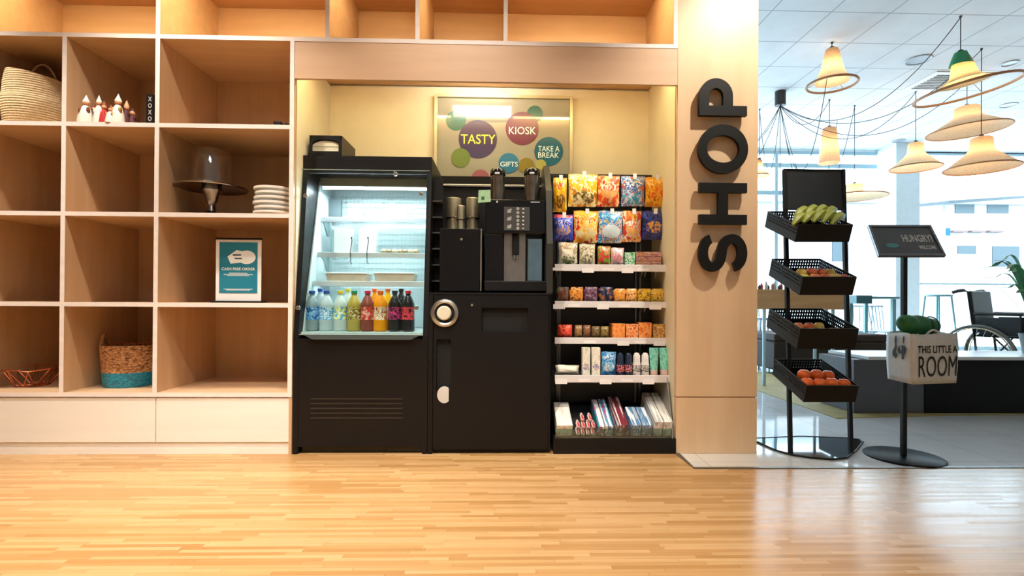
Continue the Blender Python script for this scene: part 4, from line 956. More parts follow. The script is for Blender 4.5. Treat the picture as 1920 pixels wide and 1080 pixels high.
snack_bag(1075, 396, 1122, 456, Yh, crinkle('bag7', '#ee8a28', ['#f6c23c', '#f4dca0', '#dc3c22'], 7, title='#f2d14a', tz=.8, blob='#efe2b4', bz=.3, band='#e7b22c'), 'orange and yellow snack bag in the lower hanging row', hg)
snack_bag(1121, 396, 1168, 456, Yh, crinkle('bag8', '#2b8ad2', ['#d9ecf4', '#d24a50', '#6aa84a', '#f0f0f0'], 8, title='#8fd0ee', tz=.8, blob='#cfe4ef', bz=.35, scale=7), 'bright blue multicoloured sweet bag in the lower hanging row', hg)
snack_bag(1167, 396, 1203, 454, Yh, crinkle('bag9', '#ea7430', ['#f4c04a', '#f2ded0', '#dc4a2a'], 9, title='#f5efe6', tz=.55, blob='#f2b79a', bz=.4), 'orange sweet bag with pale centre in the lower hanging row', hg)
snack_bag(1203, 396, 1246, 450, Yh, crinkle('bag10', '#23235e', ['#2f3f9a', '#161640'], 10, title=None, blob='#e0a63a', bz=.42), 'dark navy bag with golden picture at the pillar end of the lower hanging row', hg)

zS, YS = RK[0]
for (a, b, top, m, lab) in ((1047, 1083, 455, crinkle('sb1', '#d9cdb4', ['#efe6d2', '#b9a988'], 11, title='#b08a5c', tz=.8, blob='#5a6a3a', bz=.25), 'cream nut pouch standing at the divider end of the topmost rack shelf'),
                       (1086, 1116, 458, crinkle('sb2', '#cfc5ac', ['#eae0c8', '#a2a07a'], 12, title='#8a7a4a', tz=.8, blob='#6a6a3a', bz=.3), 'cream nut pouch standing second on the topmost rack shelf'),
                       (1120, 1145, 462, crinkle('sb3', '#d8453c', ['#7aa83c', '#e8746a'], 13, title='#8ab04a', tz=.85), 'red and green sweet packet on the topmost rack shelf'),
                       (1145, 1170, 465, crinkle('sb4', '#e6dcda', ['#d9a9ae', '#f4f0ee'], 14, title='#c9a0a8', tz=.8, blob='#c77a84', bz=.4), 'white and pink sweet packet on the topmost rack shelf')):
    snack_bag(a, top, b, 494, YS+0.045, m, lab, 'small packets on the topmost rack shelf', 0.022, 'snack_packet', z0=zS+0.0005, hook=False)
def carton(name, cat, label, px0, py0, px1, Y, dp, m, z0, group=None, bev=0.002):
    x0, x1, za, zb = rect(px0, py0, px1, py0+20, Y)
    return tag(G().box(x0+0.0008, x1-0.0008, Y, Y+dp, z0+0.0005, zb).build(name, m, bev=bev, smooth=40), label, cat, group)
carton('gum_box', 'gum', 'green chewing gum box on the topmost rack shelf', 1172, 473, 1191, YS+0.02, 0.06, pkg('gumgreen', '#2f9a5c', ['#dff0e2', '#1f7a44'], 15, None, scale=7), zS, None)
for i, w_ in enumerate(('bottom', 'middle', 'top')):
    x0, x1, za, zb = rect(1193, 472, 1240, 494, YS+0.03); hh = (zb-zS)/3
    tag(G().box(x0, x1, YS+0.03, YS+0.09, zS+0.0006+i*hh, zS+(i+1)*hh-0.0008).build('biscuit_bar', pkg('bar%d' % i, '#a8718a', ['#e3b9a8', '#c98a3c', '#8a4a70'], 20+i, None, scale=4), bev=0.003, smooth=40), 'mauve wrapped biscuit bar, %s one of the pile on the topmost rack shelf' % w_, 'biscuit', 'biscuit bars in a pile')

# bars in rows on the second and third shelves (rows run back from the rail)
def bar_row(px0, px1, py0, Y, z0, m, what, cat, group, nback=3, dp=0.03):
    x0, x1, za, zb = rect(px0, py0, px1, py0+20, Y)
    for j in range(nback):
        g = G(); y0 = Y+j*(dp+0.002)
        H = zb-z0-0.0005; W = x1-x0-0.002
        def f(u, v, s): 
            e = (max(0, sin(pi*u))*max(0, sin(pi*v)))**0.35
            return (x0+0.001+W*u, y0+dp/2+s*dp/2*e, z0+0.0005+H*v)
        g.sheet(lambda u, v: f(u, v, -1), 8, 6).sheet(lambda u, v: f(u, v, 1), 8, 6)
        o = g.build(cat[1], m, smooth=60)
        tag(o, what+(', front one', ', one behind the front', ', rearmost')[j], cat[0], group)
zS, YS = RK[1]
bars = [(1044, 1067, '#3a2620', ['#7a3c30', '#58664a'], 'dark brown bar at the divider end of the second rack shelf'),
        (1069, 1094, '#d27a2a', ['#f0a848', '#5a2c1a'], 'orange and brown chocolate bar second on the second rack shelf'),
        (1096, 1121, '#4c3444', ['#7a4a6a', '#9a8f94'], 'plum coloured chocolate bar on the second rack shelf'),
        (1124, 1150, '#14182c', ['#2c3c66', '#a8642a'], 'navy blue chocolate bar on the second rack shelf'),
        (1152, 1173, '#e08a2a', ['#f0b058', '#b84a22'], 'orange wafer bar beside the navy one on the second rack shelf'),
        (1174, 1195, '#e5953c', ['#f4c078', '#7a3a1a'], 'pale orange wafer bar on the second rack shelf'),
        (1197, 1221, '#d9a628', ['#f1cf4a', '#a8741a'], 'golden yellow bar on the second rack shelf'),
        (1222, 1247, '#cc9a2a', ['#e9c85a', '#8a5c1a'], 'golden bar at the pillar end of the second rack shelf')]
for i, (a, b, c, cs_, lab) in enumerate(bars):
    bar_row(a, b, 538 if i < 4 else 541, YS+0.012+0.002*(i % 2), zS, pkg('brs%d' % i, c, cs_, 30+i, None, scale=4+i % 3), lab, ('chocolate bar', 'chocolate_bar'), 'bars on the second rack shelf', 2)
zS, YS = RK[2]
bars = [(1046, 1074, 609, '#e2382c', ['#f26a4a', '#b8221c'], 'bright red snack packet at the divider end of the third rack shelf'),
        (1078, 1093, 610, '#8a6a3c', ['#a8845a', '#5c4426'], 'brown biscuit packet beside the red one on the third rack shelf'),
        (1094, 1109, 610, '#7a5236', ['#96684a', '#553222'], 'reddish brown biscuit packet on the third rack shelf'),
        (1110, 1126, 612, '#7c6440', ['#93784e', '#54452a'], 'olive brown biscuit packet on the third rack shelf'),
        (1127, 1143, 612, '#86703c', ['#a08a50', '#50421f'], 'khaki biscuit packet before the orange cartons on the third rack shelf')]
for i, (a, b, tp, c, cs_, lab) in enumerate(bars):
    bar_row(a, b, tp, YS+0.012, zS, pkg('trs%d' % i, c, cs_, 50+i, None, scale=4), lab, ('biscuit', 'biscuit_packet'), 'packets on the third rack shelf', 1, 0.05)
for i, (a, b, tp, c, cs_, lab) in enumerate(((1148, 1172, 607, '#ec8a38', ['#f2a05a', '#e0782a'], 'plain orange carton beside the khaki packet on the third rack shelf'), (1174, 1197, 608, '#e8873c', ['#f4b07a', '#c2602a'], 'orange carton in the middle of the orange ones on the third rack shelf'), (1198, 1222, 605, '#ee8a30', ['#f5a860', '#d86a22'], 'tallest orange carton on the third rack shelf'), (1225, 1247, 608, '#e9b040', ['#7a3a1a', '#f6e2b0'], 'yellow carton with brown flower pattern on the third rack shelf'))):
    carton('snack_carton', 'carton', lab, a, tp, b, YS+0.01, 0.11, pkg('ocar%d' % i, c, cs_, 60+i, None, scale=3 if i < 3 else 9), zS, 'orange cartons on the third rack shelf')
# toiletries
zS, YS = RK[3]
snack_bag(1041, 685, 1086, 702, YS+0.05, mat('tissue_pack', '#dcd8cb', 0.4, var=0.05), 'soft white tissue pack lying at the divider end of the fourth rack shelf', None, 0.03, 'tissue_pack', z0=zS+0.0005, hook=False)
for (a, b, lab) in ((1092, 1107, 'tall white toiletry carton nearer the tissue pack'), (1110, 1126, 'tall white toiletry carton nearer the blue pouch')):
    carton('toiletry_carton', 'carton', lab, a, 652, b, YS+0.012, 0.05, pkg('tcar%d' % a, '#e4e0d0', ['#f0eee6', '#cfd4b4'], 70+a, '#7a6ab0', 0.3), zS, 'tall white cartons on the fourth rack shelf')
snack_bag(1127, 660, 1155, 702, YS+0.035, crinkle('wipes', '#2f7fc0', ['#6ab0e0', '#1f5c9c'], 80, title='#cfe4f4', tz=.75, blob='#eaf4fb', bz=.35), 'blue wipes pouch standing on the fourth rack shelf', None, 0.02, 'wipes_pouch', z0=zS+0.0005, hook=False)
def roll_on(pa, pb, top, body, cap, band, lab, cat, name, group):
    Yq = YS+0.03; p = hit((pa+pb)/2, 690, Yq); r = (hit(pb, 690, Yq).x-hit(pa, 690, Yq).x)/2; h = hit((pa+pb)/2, top, Yq).z-zS
    t = thing(name, lab, cat, (p.x, Yq, zS+0.0005), group)
    G().lathe([(r*0.9, 0), (r, 0.004), (r, h*0.5), (r*0.85, h*0.62)], (p.x, Yq, zS+0.0005), 18).build('bottle_body', body, t)
    G().lathe([(r*0.88, h*0.60), (r*0.86, h*0.86), (r*0.5, h*0.98), (0, h)], (p.x, Yq, zS+0.0005), 18).build('cap', cap, t)
    G().ring((p.x, Yq, zS+h*0.3), r*0.98, h*0.10, 18, 6, sx=1).build('printed_band', band, t) if False else G().lathe([(r*1.01, h*0.15), (r*1.01, h*0.46)], (p.x, Yq, zS+0.0005), 18, cap0=False, cap1=False).build('printed_band', band, t)
mdk = mat('navy_plastic', '#1d2c44', 0.25, coat=.4)
roll_on(1156, 1170, 661, mdk, mdk, pkg('bndr', '#1d2438', ['#b83a4a', '#e4e4ea'], 81, None, scale=6), 'dark blue roll on bottle nearer the blue pouch', 'deodorant', 'deodorant_bottle', 'dark roll on bottles')
roll_on(1171, 1185, 661, mdk, mdk, pkg('bndr', '#1d2438', ['#b83a4a'], 81), 'dark blue roll on bottle nearer the white ones', 'deodorant', 'deodorant_bottle', 'dark roll on bottles')
mwp = mat('white_gloss', '#e6e4e4', 0.25, coat=.4)
roll_on(1186, 1201, 661, mwp, mwp, pkg('bndw', '#e6e4e4', ['#2a2a2e', '#f4f4f4'], 82, None, scale=5), 'white roll on bottle nearer the dark blue ones', 'deodorant', 'deodorant_bottle', 'white roll on bottles')
roll_on(1202, 1217, 661, mwp, mwp, pkg('bndw', '#e6e4e4', ['#2a2a2e'], 82), 'white roll on bottle nearer the teal tubes', 'deodorant', 'deodorant_bottle', 'white roll on bottles')
mteal = pkg('teal_tube', '#6cc8ba', ['#8fded0', '#4fb0a2'], 83, None, scale=3)
for a, b, lab in ((1217, 1235, 'teal cream tube nearer the white roll on bottles'), (1236, 1254, 'teal cream tube at the pillar end of the fourth rack shelf')):
    Yq = YS+0.035; x0, x1, za, zb = rect(a, 652, b, 702, Yq); z0 = zS+0.0005; W = (x1-x0)/2; xm = (x0+x1)/2; H = zb-z0
    t = thing('cream_tube', lab, 'tube', (xm, Yq, z0), 'teal cream tubes')
    G().lathe([(W*0.75, 0), (W*0.75, H*0.2)], (xm, Yq, z0), 18).build('cap', mat('pale_pink_cap', '#e6c9bd', 0.35), t)
    n = 20; prof = [(0.70, 0.70, 0.20), (0.80, 0.62, 0.3), (0.9, 0.4, 0.6), (1.0, 0.15, 0.9), (1.0, 0.03, 1.0)]
    g = G(); vs = []
    for (a_, b_, v) in prof: vs += [(xm+W*a_*cos(2*pi*k/n), Yq+W*b_*sin(2*pi*k/n), z0+H*v) for k in range(n)]
    g.add(vs, [(i*n+k, i*n+(k+1) % n, (i+1)*n+(k+1) % n, (i+1)*n+k) for i in range(4) for k in range(n)]+[tuple(range(4*n, 5*n))]).build('tube_body', mteal, t)
# bottom tray goods, lying on a ramp that rises to the back
zt0 = zbt+0.0005; yr0, yr1 = D+0.02, YBK-0.02; zr1 = zbt+0.15
G().prism([(yr0, zbt+0.001), (yr1, zbt+0.001), (yr1, zr1)], XR0+0.03, XR1-0.05, 'x').build('sloping_tray', mat('rack_shelf', '#26262a', 0.4), sr, smooth=0)
sl_ = (zr1-zbt-0.001)/(yr1-yr0); ang = math.atan(sl_)
def on_ramp(name, cat, label, pxa, pxb, hgt, ln, m, group=None, y0=0.012, pile=0.0, bev=0.003, build=None):
    xm = (hit(pxa, 790, D+0.06).x+hit(pxb, 790, D+0.06).x)/2; W = hit(pxb, 790, D+0.06).x-hit(pxa, 790, D+0.06).x
    g = G()
    if build: build(g, W, ln, hgt)
    else: g.box(-W/2+0.001, W/2-0.001, 0, ln, 0.001, hgt)
    o = g.build(name, m, bev=bev, smooth=40, origin=(0, 0, 0)); y = yr0+y0
    nrm = Vector((0, -sin(ang), cos(ang)))
    o.location = Vector((xm, y, zbt+0.001+sl_*(y-yr0)))+nrm*(pile+0.001); o.rotation_euler = (ang, 0, 0)
    return tag(o, label, cat, group)
on_ramp('tissue_carton', 'carton', 'white and pale pink tissue carton at the divider end of the bottom tray', 1042, 1072, 0.085, 0.25, pkg('tis', '#dcd6c8', ['#f0ece4', '#e6bcb4'], 90, None, scale=2))
rb = pkg('redband', '#e8e4de', ['#c8343c', '#f2f0ea'], 91, None, scale=3)
def capsule(g, W, ln, h): g.tube([(0, 0.0, h/2), (0, 0.004, h/2), (0, ln*0.7, h/2), (0, ln*0.8, h/2), (0, ln, h/2)], [h*0.3, h/2, h/2, h*0.3, h*0.28], 12)
for i in range(10):
    r_, q = divmod(i, 4) if i < 8 else (2, (i-8)*1.5+0.7)
    rowname = ('bottom layer', 'second layer', 'top layer')[r_]
    on_ramp('lip_balm_stick', 'lip balm', 'white stick with red band, %s of the heap, %s from the tissue carton' % (rowname, ('first', 'second', 'third', 'fourth')[int(q)]), 1078+q*9.5+r_*2, 1087+q*9.5+r_*2, 0.026, 0.075, rb, 'red banded sticks on the bottom tray', 0.01+0.035*r_, pile=r_*0.027, bev=0, build=capsule)
on_ramp('toothpaste_carton', 'carton', 'teal and magenta toothpaste carton lying before the red banded sticks end', 1119, 1131, 0.075, 0.30, pkg('tp1', '#2c9cae', ['#b8327c', '#e8eef2'], 92, None, scale=2), 'toothpaste cartons on the bottom tray')
on_ramp('toothpaste_carton', 'carton', 'white and teal toothpaste carton lying in the middle of the bottom tray', 1132, 1147, 0.080, 0.30, pkg('tp2', '#dfe7ec', ['#3a9cc0', '#b83a86'], 93, None, scale=3), 'toothpaste cartons on the bottom tray')
on_ramp('toothbrush_carton', 'carton', 'silver carton with dark red front end lying on the bottom tray', 1153, 1175, 0.085, 0.32, pkg('tb1', '#d0ccd4', ['#7a2f3a', '#a8a4ac'], 94, None, scale=2))
for a, b, lab in ((1180, 1199, 'blue and white plaster carton nearer the silver one'), (1200, 1219, 'blue and white plaster carton nearer the long white ones')):
    on_ramp('plaster_carton', 'carton', lab, a, b, 0.085, 0.20, pkg('pl%d' % a, '#a9b9cc', ['#5a86b4', '#e6e9ee'], a, None, scale=3), 'plaster cartons on the bottom tray')
for a, b, lab in ((1222, 1238, 'long white carton nearer the plasters on the bottom tray'), (1239, 1255, 'long white carton at the pillar end of the bottom tray')):
    on_ramp('long_carton', 'carton', lab, a, b, 0.11, 0.33, pkg('lw%d' % a, '#dcd8d2', ['#f2f0ec', '#b9b9bc'], a, None, scale=2), 'long white cartons on the bottom tray')

# ---------------------------------------------------------------- shop letters on the pillar
m_let = mat('letter_black', '#0e0d0c', 0.5, var=0.05, spec=0.25)
def arc(cx, cy, rx, ry, a0, a1, n=18): return [(cx+rx*cos(radians(a0+(a1-a0)*i/n)), cy+ry*sin(radians(a0+(a1-a0)*i/n))) for i in range(n+1)]
def letter(ch, ztop_px, zbot_px, label):
    px = 1.0/ (hit(1393, 300, D).x-hit(1303, 300, D).x) * 90   # px per metre
    s = 1.0/px; g = G(); st = 18.0; dpt = 0.028; off = 0.024
    if ch == 'H': parts = [('p', [(0, 0), (st, 0), (st, 88), (0, 88)]), ('p', [(76-st, 0), (76, 0), (76, 88), (76-st, 88)]), ('p', [(st, 35), (76-st, 35), (76-st, 53), (st, 53)])]
    elif ch == 'P': parts = [('p', [(0, 0), (st, 0), (st, 88), (0, 88)]), ('r', [(st, 79), (36, 79)]+arc(36, 57, 23, 22, 90, -90)[1:]+[(st, 35)], st)]
    elif ch == 'O': parts = [('o',)]
    else: parts = [('r', arc(35, 63.5, 26, 17, 12, 90)+arc(35, 63.5, 26, 17, 90, 270)[1:-1]+[(35, 46)]+arc(35, 27, 26, 19, 90, -90)[1:]+arc(35, 27, 26, 19, -90, -168)[1:], st-1)]
    xr = hit(1393.5, (ztop_px+zbot_px)/2, D).x; z0 = hit(1348, zbot_px, D).z
    y0, y1 = D-off-dpt, D-off
    def T(p): return (xr-p[1]*s, z0+p[0]*s)
    for q in parts:
        if q[0] == 'p': g.prism([T(p) for p in q[1]], y0, y1, 'y')
        elif q[0] == 'r': g.ribbon([T(p) for p in q[1]], q[2]*s, y0, y1)
        else:
            n = 48; O = [T((45+45*cos(2*pi*k/n), 44+46*sin(2*pi*k/n))) for k in range(n)]; I = [T((45+25*cos(2*pi*k/n), 44+30*sin(2*pi*k/n))) for k in range(n)]
            vs = [(p[0], y0, p[1]) for p in O]+[(p[0], y0, p[1]) for p in I]+[(p[0], y1, p[1]) for p in O]+[(p[0], y1, p[1]) for p in I]
            fs = []
            for k in range(n):
                j = (k+1) % n; fs += [(k, j, n+j, n+k), (2*n+k, 3*n+k, 3*n+j, 2*n+j), (k, 2*n+k, 2*n+j, j), (n+k, n+j, 3*n+j, 3*n+k)]
            g.add(vs, fs)
    t = thing('sign_letter', label, 'letter', (xr-0.1, D-off, z0), 'shop letters on the pillar')
    g.build('letter_face', m_let, t, smooth=30)
    for (u, v) in ({'H': [(9, 10), (67, 78)], 'P': [(9, 8), (9, 80)], 'O': [(9, 44), (81, 44)], 'S': [(35, 80), (35, 8)]}[ch]):
        q = T((u, v)); G().cyl((q[0], y1, q[1]), (q[0], D-0.0005, q[1]), 0.006, 8).build('standoff_pin', steel, t)
letter('P', 156, 222, 'black upright lettering P, topmost of the word on the birch pillar')
letter('O', 240, 329, 'black upright lettering O, second from the top of the word on the pillar')
letter('H', 347, 423, 'black upright lettering H, third from the top of the word on the pillar')
letter('S', 440, 511, 'black upright lettering S, lowest of the word on the birch pillar')

# ---------------------------------------------------------------- cafe side: fruit stand
m_crate = mat('black_crate_plastic', '#0b0c0f', 0.45, var=0.1, spec=0.3)
def crate(label, fx0, fx1, fyt, fyb, Yf, bl, Yb_):
    "front top edge fx0..fx1 at fyt, back left top corner bl, tilted; local frame: x along the front, y to the back, z up"
    A = hit(fx0, fyt, Yf); B = hit(fx1, fyt, Yf); C = hit(bl[0], bl[1], Yb_)
    W = (B-A).length; X = (B-A).normalized(); U = (C-A); U = (U-X*U.dot(X)); Dp = U.length; U.normalize(); N = X.cross(U)
    hf = (hit((fx0+fx1)/2, fyt, Yf)-hit((fx0+fx1)/2, fyb, Yf)).length/max(0.2, N.z)*0.98
    M = Matrix(((X.x, U.x, N.x, A.x), (X.y, U.y, N.y, A.y), (X.z, U.z, N.z, A.z), (0, 0, 0, 1)))
    t = thing('fruit_crate', label, 'crate', (0, 0, 0), 'black crates on the fruit stand'); t.matrix_world = M
    h = hf; tk = 0.005
    G().box(0, W, 0, Dp, -h, -h+tk).build('bottom', m_crate, t, smooth=0)
    G().box(0, W, 0, tk, -h+tk, 0).build('front_wall', m_crate, t, smooth=0)
    def lattice(g, n, P):   # P(a, z0, z1, a1) adds a block
        P(0, n, -h+tk, -h*0.62); P(0, n, -h*0.10, 0)
        rows = 3
        for r in range(rows):
            z0 = -h*0.62+(h*0.52)*r/rows; z1 = z0+h*0.52/rows
            P(0, n, z0, z0+(z1-z0)*0.45)
        k = int(n/0.016)
        for i in range(k+1): P(n*i/k-0.0045 if i else 0, n*i/k+0.0045 if i < k else n, -h*0.62, -h*0.10, 1)
    g = G(); lattice(g, W, lambda a, b, c, d, e=0: g.box(a, b, Dp-tk, Dp-(0.0005 if e else 0), c, d)); g.build('back_wall', m_crate, t, smooth=0)
    for x in (0, W-tk):
        g = G(); lattice(g, Dp-2*tk, lambda a, b, c, d, e=0: g.box(x+(0.0005 if e else 0), x+tk-(0.0005 if e else 0), tk+a, tk+b, c, d)); g.build('side_wall', m_crate, t, smooth=0)
    return t, M, W, Dp, h
# frame
lt0, lt1 = hit(1471, 318, 3.22), gnd(1481, 851); rt0, rt1 = hit(1580, 318, 3.22), gnd(1597, 852)
yb0 = (lt1.y+rt1.y)/2
st = thing('fruit_stand', 'tall black metal stand with blank board on top and curved base plate holding fruit crates', 'display stand', ((lt1.x+rt1.x)/2, yb0, 0))
lt1.y = rt1.y = yb0; 
for a, b in ((lt0, lt1), (rt0, rt1)):
    d = (a-b); g = G(); pr = 0.011
    g.add([b+Vector((-pr, -pr, 0.008)), b+Vector((pr, -pr, 0.008)), b+Vector((pr, pr, 0.008)), b+Vector((-pr, pr, 0.008)), a+Vector((-pr, -pr, 0)), a+Vector((pr, -pr, 0)), a+Vector((pr, pr, 0)), a+Vector((-pr, pr, 0))], [(0, 3, 2, 1), (4, 5, 6, 7), (0, 1, 5, 4), (1, 2, 6, 5), (2, 3, 7, 6), (3, 0, 4, 7)])
    g.build('post', black_m, st, smooth=0)
bt = hit(1470, 318, 3.215); bb = hit(1485, 392, 3.20); b1 = hit(1581, 318, 3.215)
G().add([(lt0.x, bt.y-.012, bb.z), (rt0.x+.004, bt.y-.012, bb.z), (rt0.x, bt.y+.002, bt.z), (lt0.x-.004, bt.y+.002, bt.z), (lt0.x, bt.y-.004, bb.z), (rt0.x+.004, bt.y-.004, bb.z), (rt0.x, bt.y+.010, bt.z), (lt0.x-.004, bt.y+.010, bt.z)],
        [(0, 1, 2, 3), (7, 6, 5, 4), (0, 4, 5, 1), (1, 5, 6, 2), (2, 6, 7, 3), (3, 7, 4, 0)]).build('board', mat('board_dark', '#26292c', 0.3, var=.05), st, smooth=0)
g = G(); q = [(lt0.x-.006, bb.z), (rt0.x+.008, bb.z), (rt0.x+.004, bt.z), (lt0.x-.010, bt.z)]
yb_2 = [bt.y-.014, bt.y-.014, bt.y+.0, bt.y+.0]
for i in range(4): j = (i+1) % 4; g.cyl((q[i][0], yb_2[i], q[i][1]), (q[j][0], yb_2[j], q[j][1]), 0.006, 6)
g.build('board_frame', black_m, st)
# base plate
base = [gnd(1405, 824), gnd(1424, 832), gnd(1452, 845), gnd(1482, 854), (gnd(1520, 860)), gnd(1560, 863), gnd(1588, 860), gnd(1606, 846), gnd(1618, 830), gnd(1612, 826), gnd(1585, 823), gnd(1500, 820)]
G().prism([(p.x, p.y) for p in base], 0.001, 0.008, 'z').build('base_plate', mat('polished_dark_plate', '#5d6268', 0.04, 0.9, 0.0), st, smooth=0)
ed = [p+Vector((0, 0, .006)) for p in base]
G().tube(ed, 0.006, 6, True).build('plate_edge', black_m, st)
CR = []
CR.append(crate('black crate of green bananas, topmost crate of the fruit stand', 1497, 1600, 421, 453, 2.90, (1464, 396), 3.24))
CR.append(crate('black crate of red and yellow apples, second crate from the top of the fruit stand', 1506, 1607, 519, 554, 2.88, (1470, 485), 3.22))
CR.append(crate('black crate of small apples, third crate from the top of the fruit stand', 1501, 1611, 616, 656, 2.86, (1472, 578), 3.20))
CR.append(crate('black crate of oranges, lowest crate of the fruit stand', 1513, 1611, 723, 757, 2.84, (1480, 673), 3.18))
for (t, M, W, Dp, h) in CR:   # clamps that hold the crates on the posts
    c = M @ Vector((W/2, Dp*0.55, -h*0.9))
    for a, b in ((lt0, lt1), (rt0, rt1)):
        f = (c.z-b.z)/(a.z-b.z); p = b+(a-b)*f
        G().box(p.x-0.015, p.x+0.015, p.y-0.016, p.y+0.016, p.z-0.012, p.z+0.012).build('crate_clamp', black_m, st, smooth=0)
# bananas
m_ban = mat('green_banana', '#8f9a34', 0.45, var=0.15, vscale=20); m_tip = mat('banana_tip', '#5c4c20', 0.7)
t, M, W, Dp, h = CR[0]
ords = ['first', 'second', 'third', 'fourth', 'fifth', 'sixth', 'seventh', 'eighth', 'ninth', 'tenth']
for i in range(9):
    back = i % 2; x = W*(0.10+0.70*i/8); zz = -h*0.42+0.02*back+0.016*sin(pi*i/8)
    P = [M @ Vector((x-0.045+0.15*u, Dp*(0.08+0.12*back+0.34*u), zz+0.012+0.062*sin(pi*(0.12+0.76*u)))) for u in [k/9 for k in range(10)]]
    o = thing('banana', 'green yellow banana in the topmost crate, %s from the left post' % ords[i], 'banana', P[4], 'bananas in the topmost crate')
    G().tube(P, [0.009, 0.017, 0.023, 0.025, 0.0255, 0.0255, 0.025, 0.021, 0.013, 0.008], 6).build('fruit', m_ban, o, smooth=50)
    G().cyl(P[-1], P[-1]+(P[-1]-P[-2]).normalized()*0.02, 0.0055, 6).build('stem', m_tip, o)
def fruit(name, cat, label, c, r, m, group, sq=0.92):
    o = thing(name, label, cat, c-Vector((0, 0, r*sq)), group)
    g = G(); n = 16
    g.lathe([(0.001, -r*sq*0.86), (r*0.45, -r*sq*0.94), (r*0.85, -r*sq*0.6), (r, 0), (r*0.9, r*sq*0.5), (r*0.55, r*sq*0.9), (r*0.22, r*sq*0.92), (0.001, r*sq*0.8)], tuple(c), n, cap0=False, cap1=False)
    g.build('flesh', m, o, smooth=80)
    G().cyl(c+Vector((0, 0, r*sq*0.78)), c+Vector((0.003, 0, r*sq*1.12)), 0.0016, 5).build('stem', m_tip, o)
def apple_m(n, a, b):
    t_ = NT(n); f = t_.noise(t_.coord(), 14, 3); t_.color(t_.ramp(f, [(0.35, srgb(a)), (0.62, srgb(b))])); t_.b.inputs['Roughness'].default_value = 0.3; return t_.m
am = [apple_m('apple_green', '#b8b83a', '#c9c85a'), apple_m('apple_red', '#b8392e', '#d98a4a'), apple_m('apple_pink', '#c4554a', '#d9a65a'), apple_m('apple_yellow', '#cfae48', '#d9c46a')]
an = ['green yellow', 'red', 'pinkish red', 'yellow']
def fill(idx, specs, r, name, cat, mats_, cols, group, lab):
    t, M, W, Dp, h = CR[idx]
    for i, (u, v, k, up_) in enumerate(specs):
        c = M @ Vector((W*u, Dp*v, -h+0.022+r*0.93+up_))
        fruit(name, cat, lab % (cols[k], ords[i % 10] if i < 10 else 'last'), c, r, mats_[k], group)
fill(1, [(.14, .16, 0, .028), (.34, .16, 2, .030), (.53, .15, 1, .032), (.72, .16, 3, .030), (.89, .17, 2, .026), (.24, .40, 3, .034), (.43, .40, 1, .040), (.62, .40, 1, .036), (.81, .42, 3, .030)], 0.032, 'apple', 'apple', am, an, 'apples in the second crate', '%s apple in the second crate of the stand, %s counted along the rows')
fill(2, [(.13, .16, 2, .028), (.31, .15, 0, .030), (.49, .16, 0, .030), (.67, .15, 3, .030), (.85, .16, 0, .026), (.22, .40, 2, .030), (.41, .40, 1, .030), (.60, .42, 3, .028)], 0.030, 'apple', 'apple', am, an, 'apples in the third crate', '%s apple in the third crate of the stand, %s counted along the rows')
om = mat('orange_peel', '#e2651c', 0.45, var=0.1, vscale=30, bump=0.1)
fill(3, [(.14, .18, 0, .026), (.38, .17, 0, .024), (.62, .18, 0, .026), (.86, .18, 0, .020), (.25, .44, 0, .034), (.50, .44, 0, .034), (.74, .45, 0, .026)], 0.038, 'orange', 'orange', [om], ['bright'], 'oranges in the lowest crate', '%s orange in the lowest crate of the stand, %s counted along the rows')

# ---------------------------------------------------------------- sign stand and tote
pb = gnd(1694, 857); sg = thing('sign_stand', 'black pole stand on round base with slanted board reading hungry', 'sign stand', (pb.x, pb.y, 0))
R = (gnd(1758, 857).x-gnd(1631, 857).x)/2
G().lathe([(0, 0), (R, 0), (R, 0.006), (R*0.97, 0.010), (0.03, 0.014), (0.0, 0.014)], (pb.x, pb.y, 0), 48, cap0=False, cap1=False).build('base', mat('gloss_black_base', '#08090b', 0.4, spec=0.05), sg)
pt = hit(1693, 470, pb.y)
G().box(pb.x-0.0125, pb.x+0.0125, pb.y-0.0125, pb.y+0.0125, 0.012, pt.z).build('pole', black_m, sg, smooth=0)
# slanted frame: low front edge nearer to the camera
f0, f1 = hit(1647, 480, pb.y-0.12), hit(1773, 480, pb.y-0.12); k0, k1 = hit(1627, 423, pb.y+0.10), hit(1743, 423, pb.y+0.10)
Xd = (f1-f0).normalized(); Ud = (k0-f0)
W = (f1-f0).length; k0 = f0+Ud; 
def PP(u, v, n=0.0):
    nn = Xd.cross(Ud.normalized()).normalized(); nn = nn if nn.y < 0 or nn.z > 0 else -nn
    return f0+Xd*W*u+Ud*v+nn*n
nn = Xd.cross(Ud).normalized()
def slab(g, u0, u1, v0, v1, n0, n1):
    vs = [PP(u, v, n) for n in (n0, n1) for (u, v) in ((u0, v0), (u1, v0), (u1, v1), (u0, v1))]
    g.add(vs, [(0, 3, 2, 1), (4, 5, 6, 7), (0, 1, 5, 4), (1, 2, 6, 5), (2, 3, 7, 6), (3, 0, 4, 7)]); return g
bd = slab(G(), 0.0, 1.0, 0.0, 1.0, -0.012, 0.0).build('board', mat('chalk_board', '#3a3836', 0.4, var=.08), sg, smooth=0)
g = G(); e = 0.035
slab(g, 0, 1, 0, e*1.6, 0.0003, 0.006); slab(g, 0, 1, 1-e*1.6, 1, 0.0003, 0.006); slab(g, 0, e, e*1.6, 1-e*1.6, 0.0003, 0.006); slab(g, 1-e, 1, e*1.6, 1-e*1.6, 0.0003, 0.006)
g.build('frame', mat('pewter_frame', '#6c6a6c', 0.3, 0.7), bd, smooth=0)
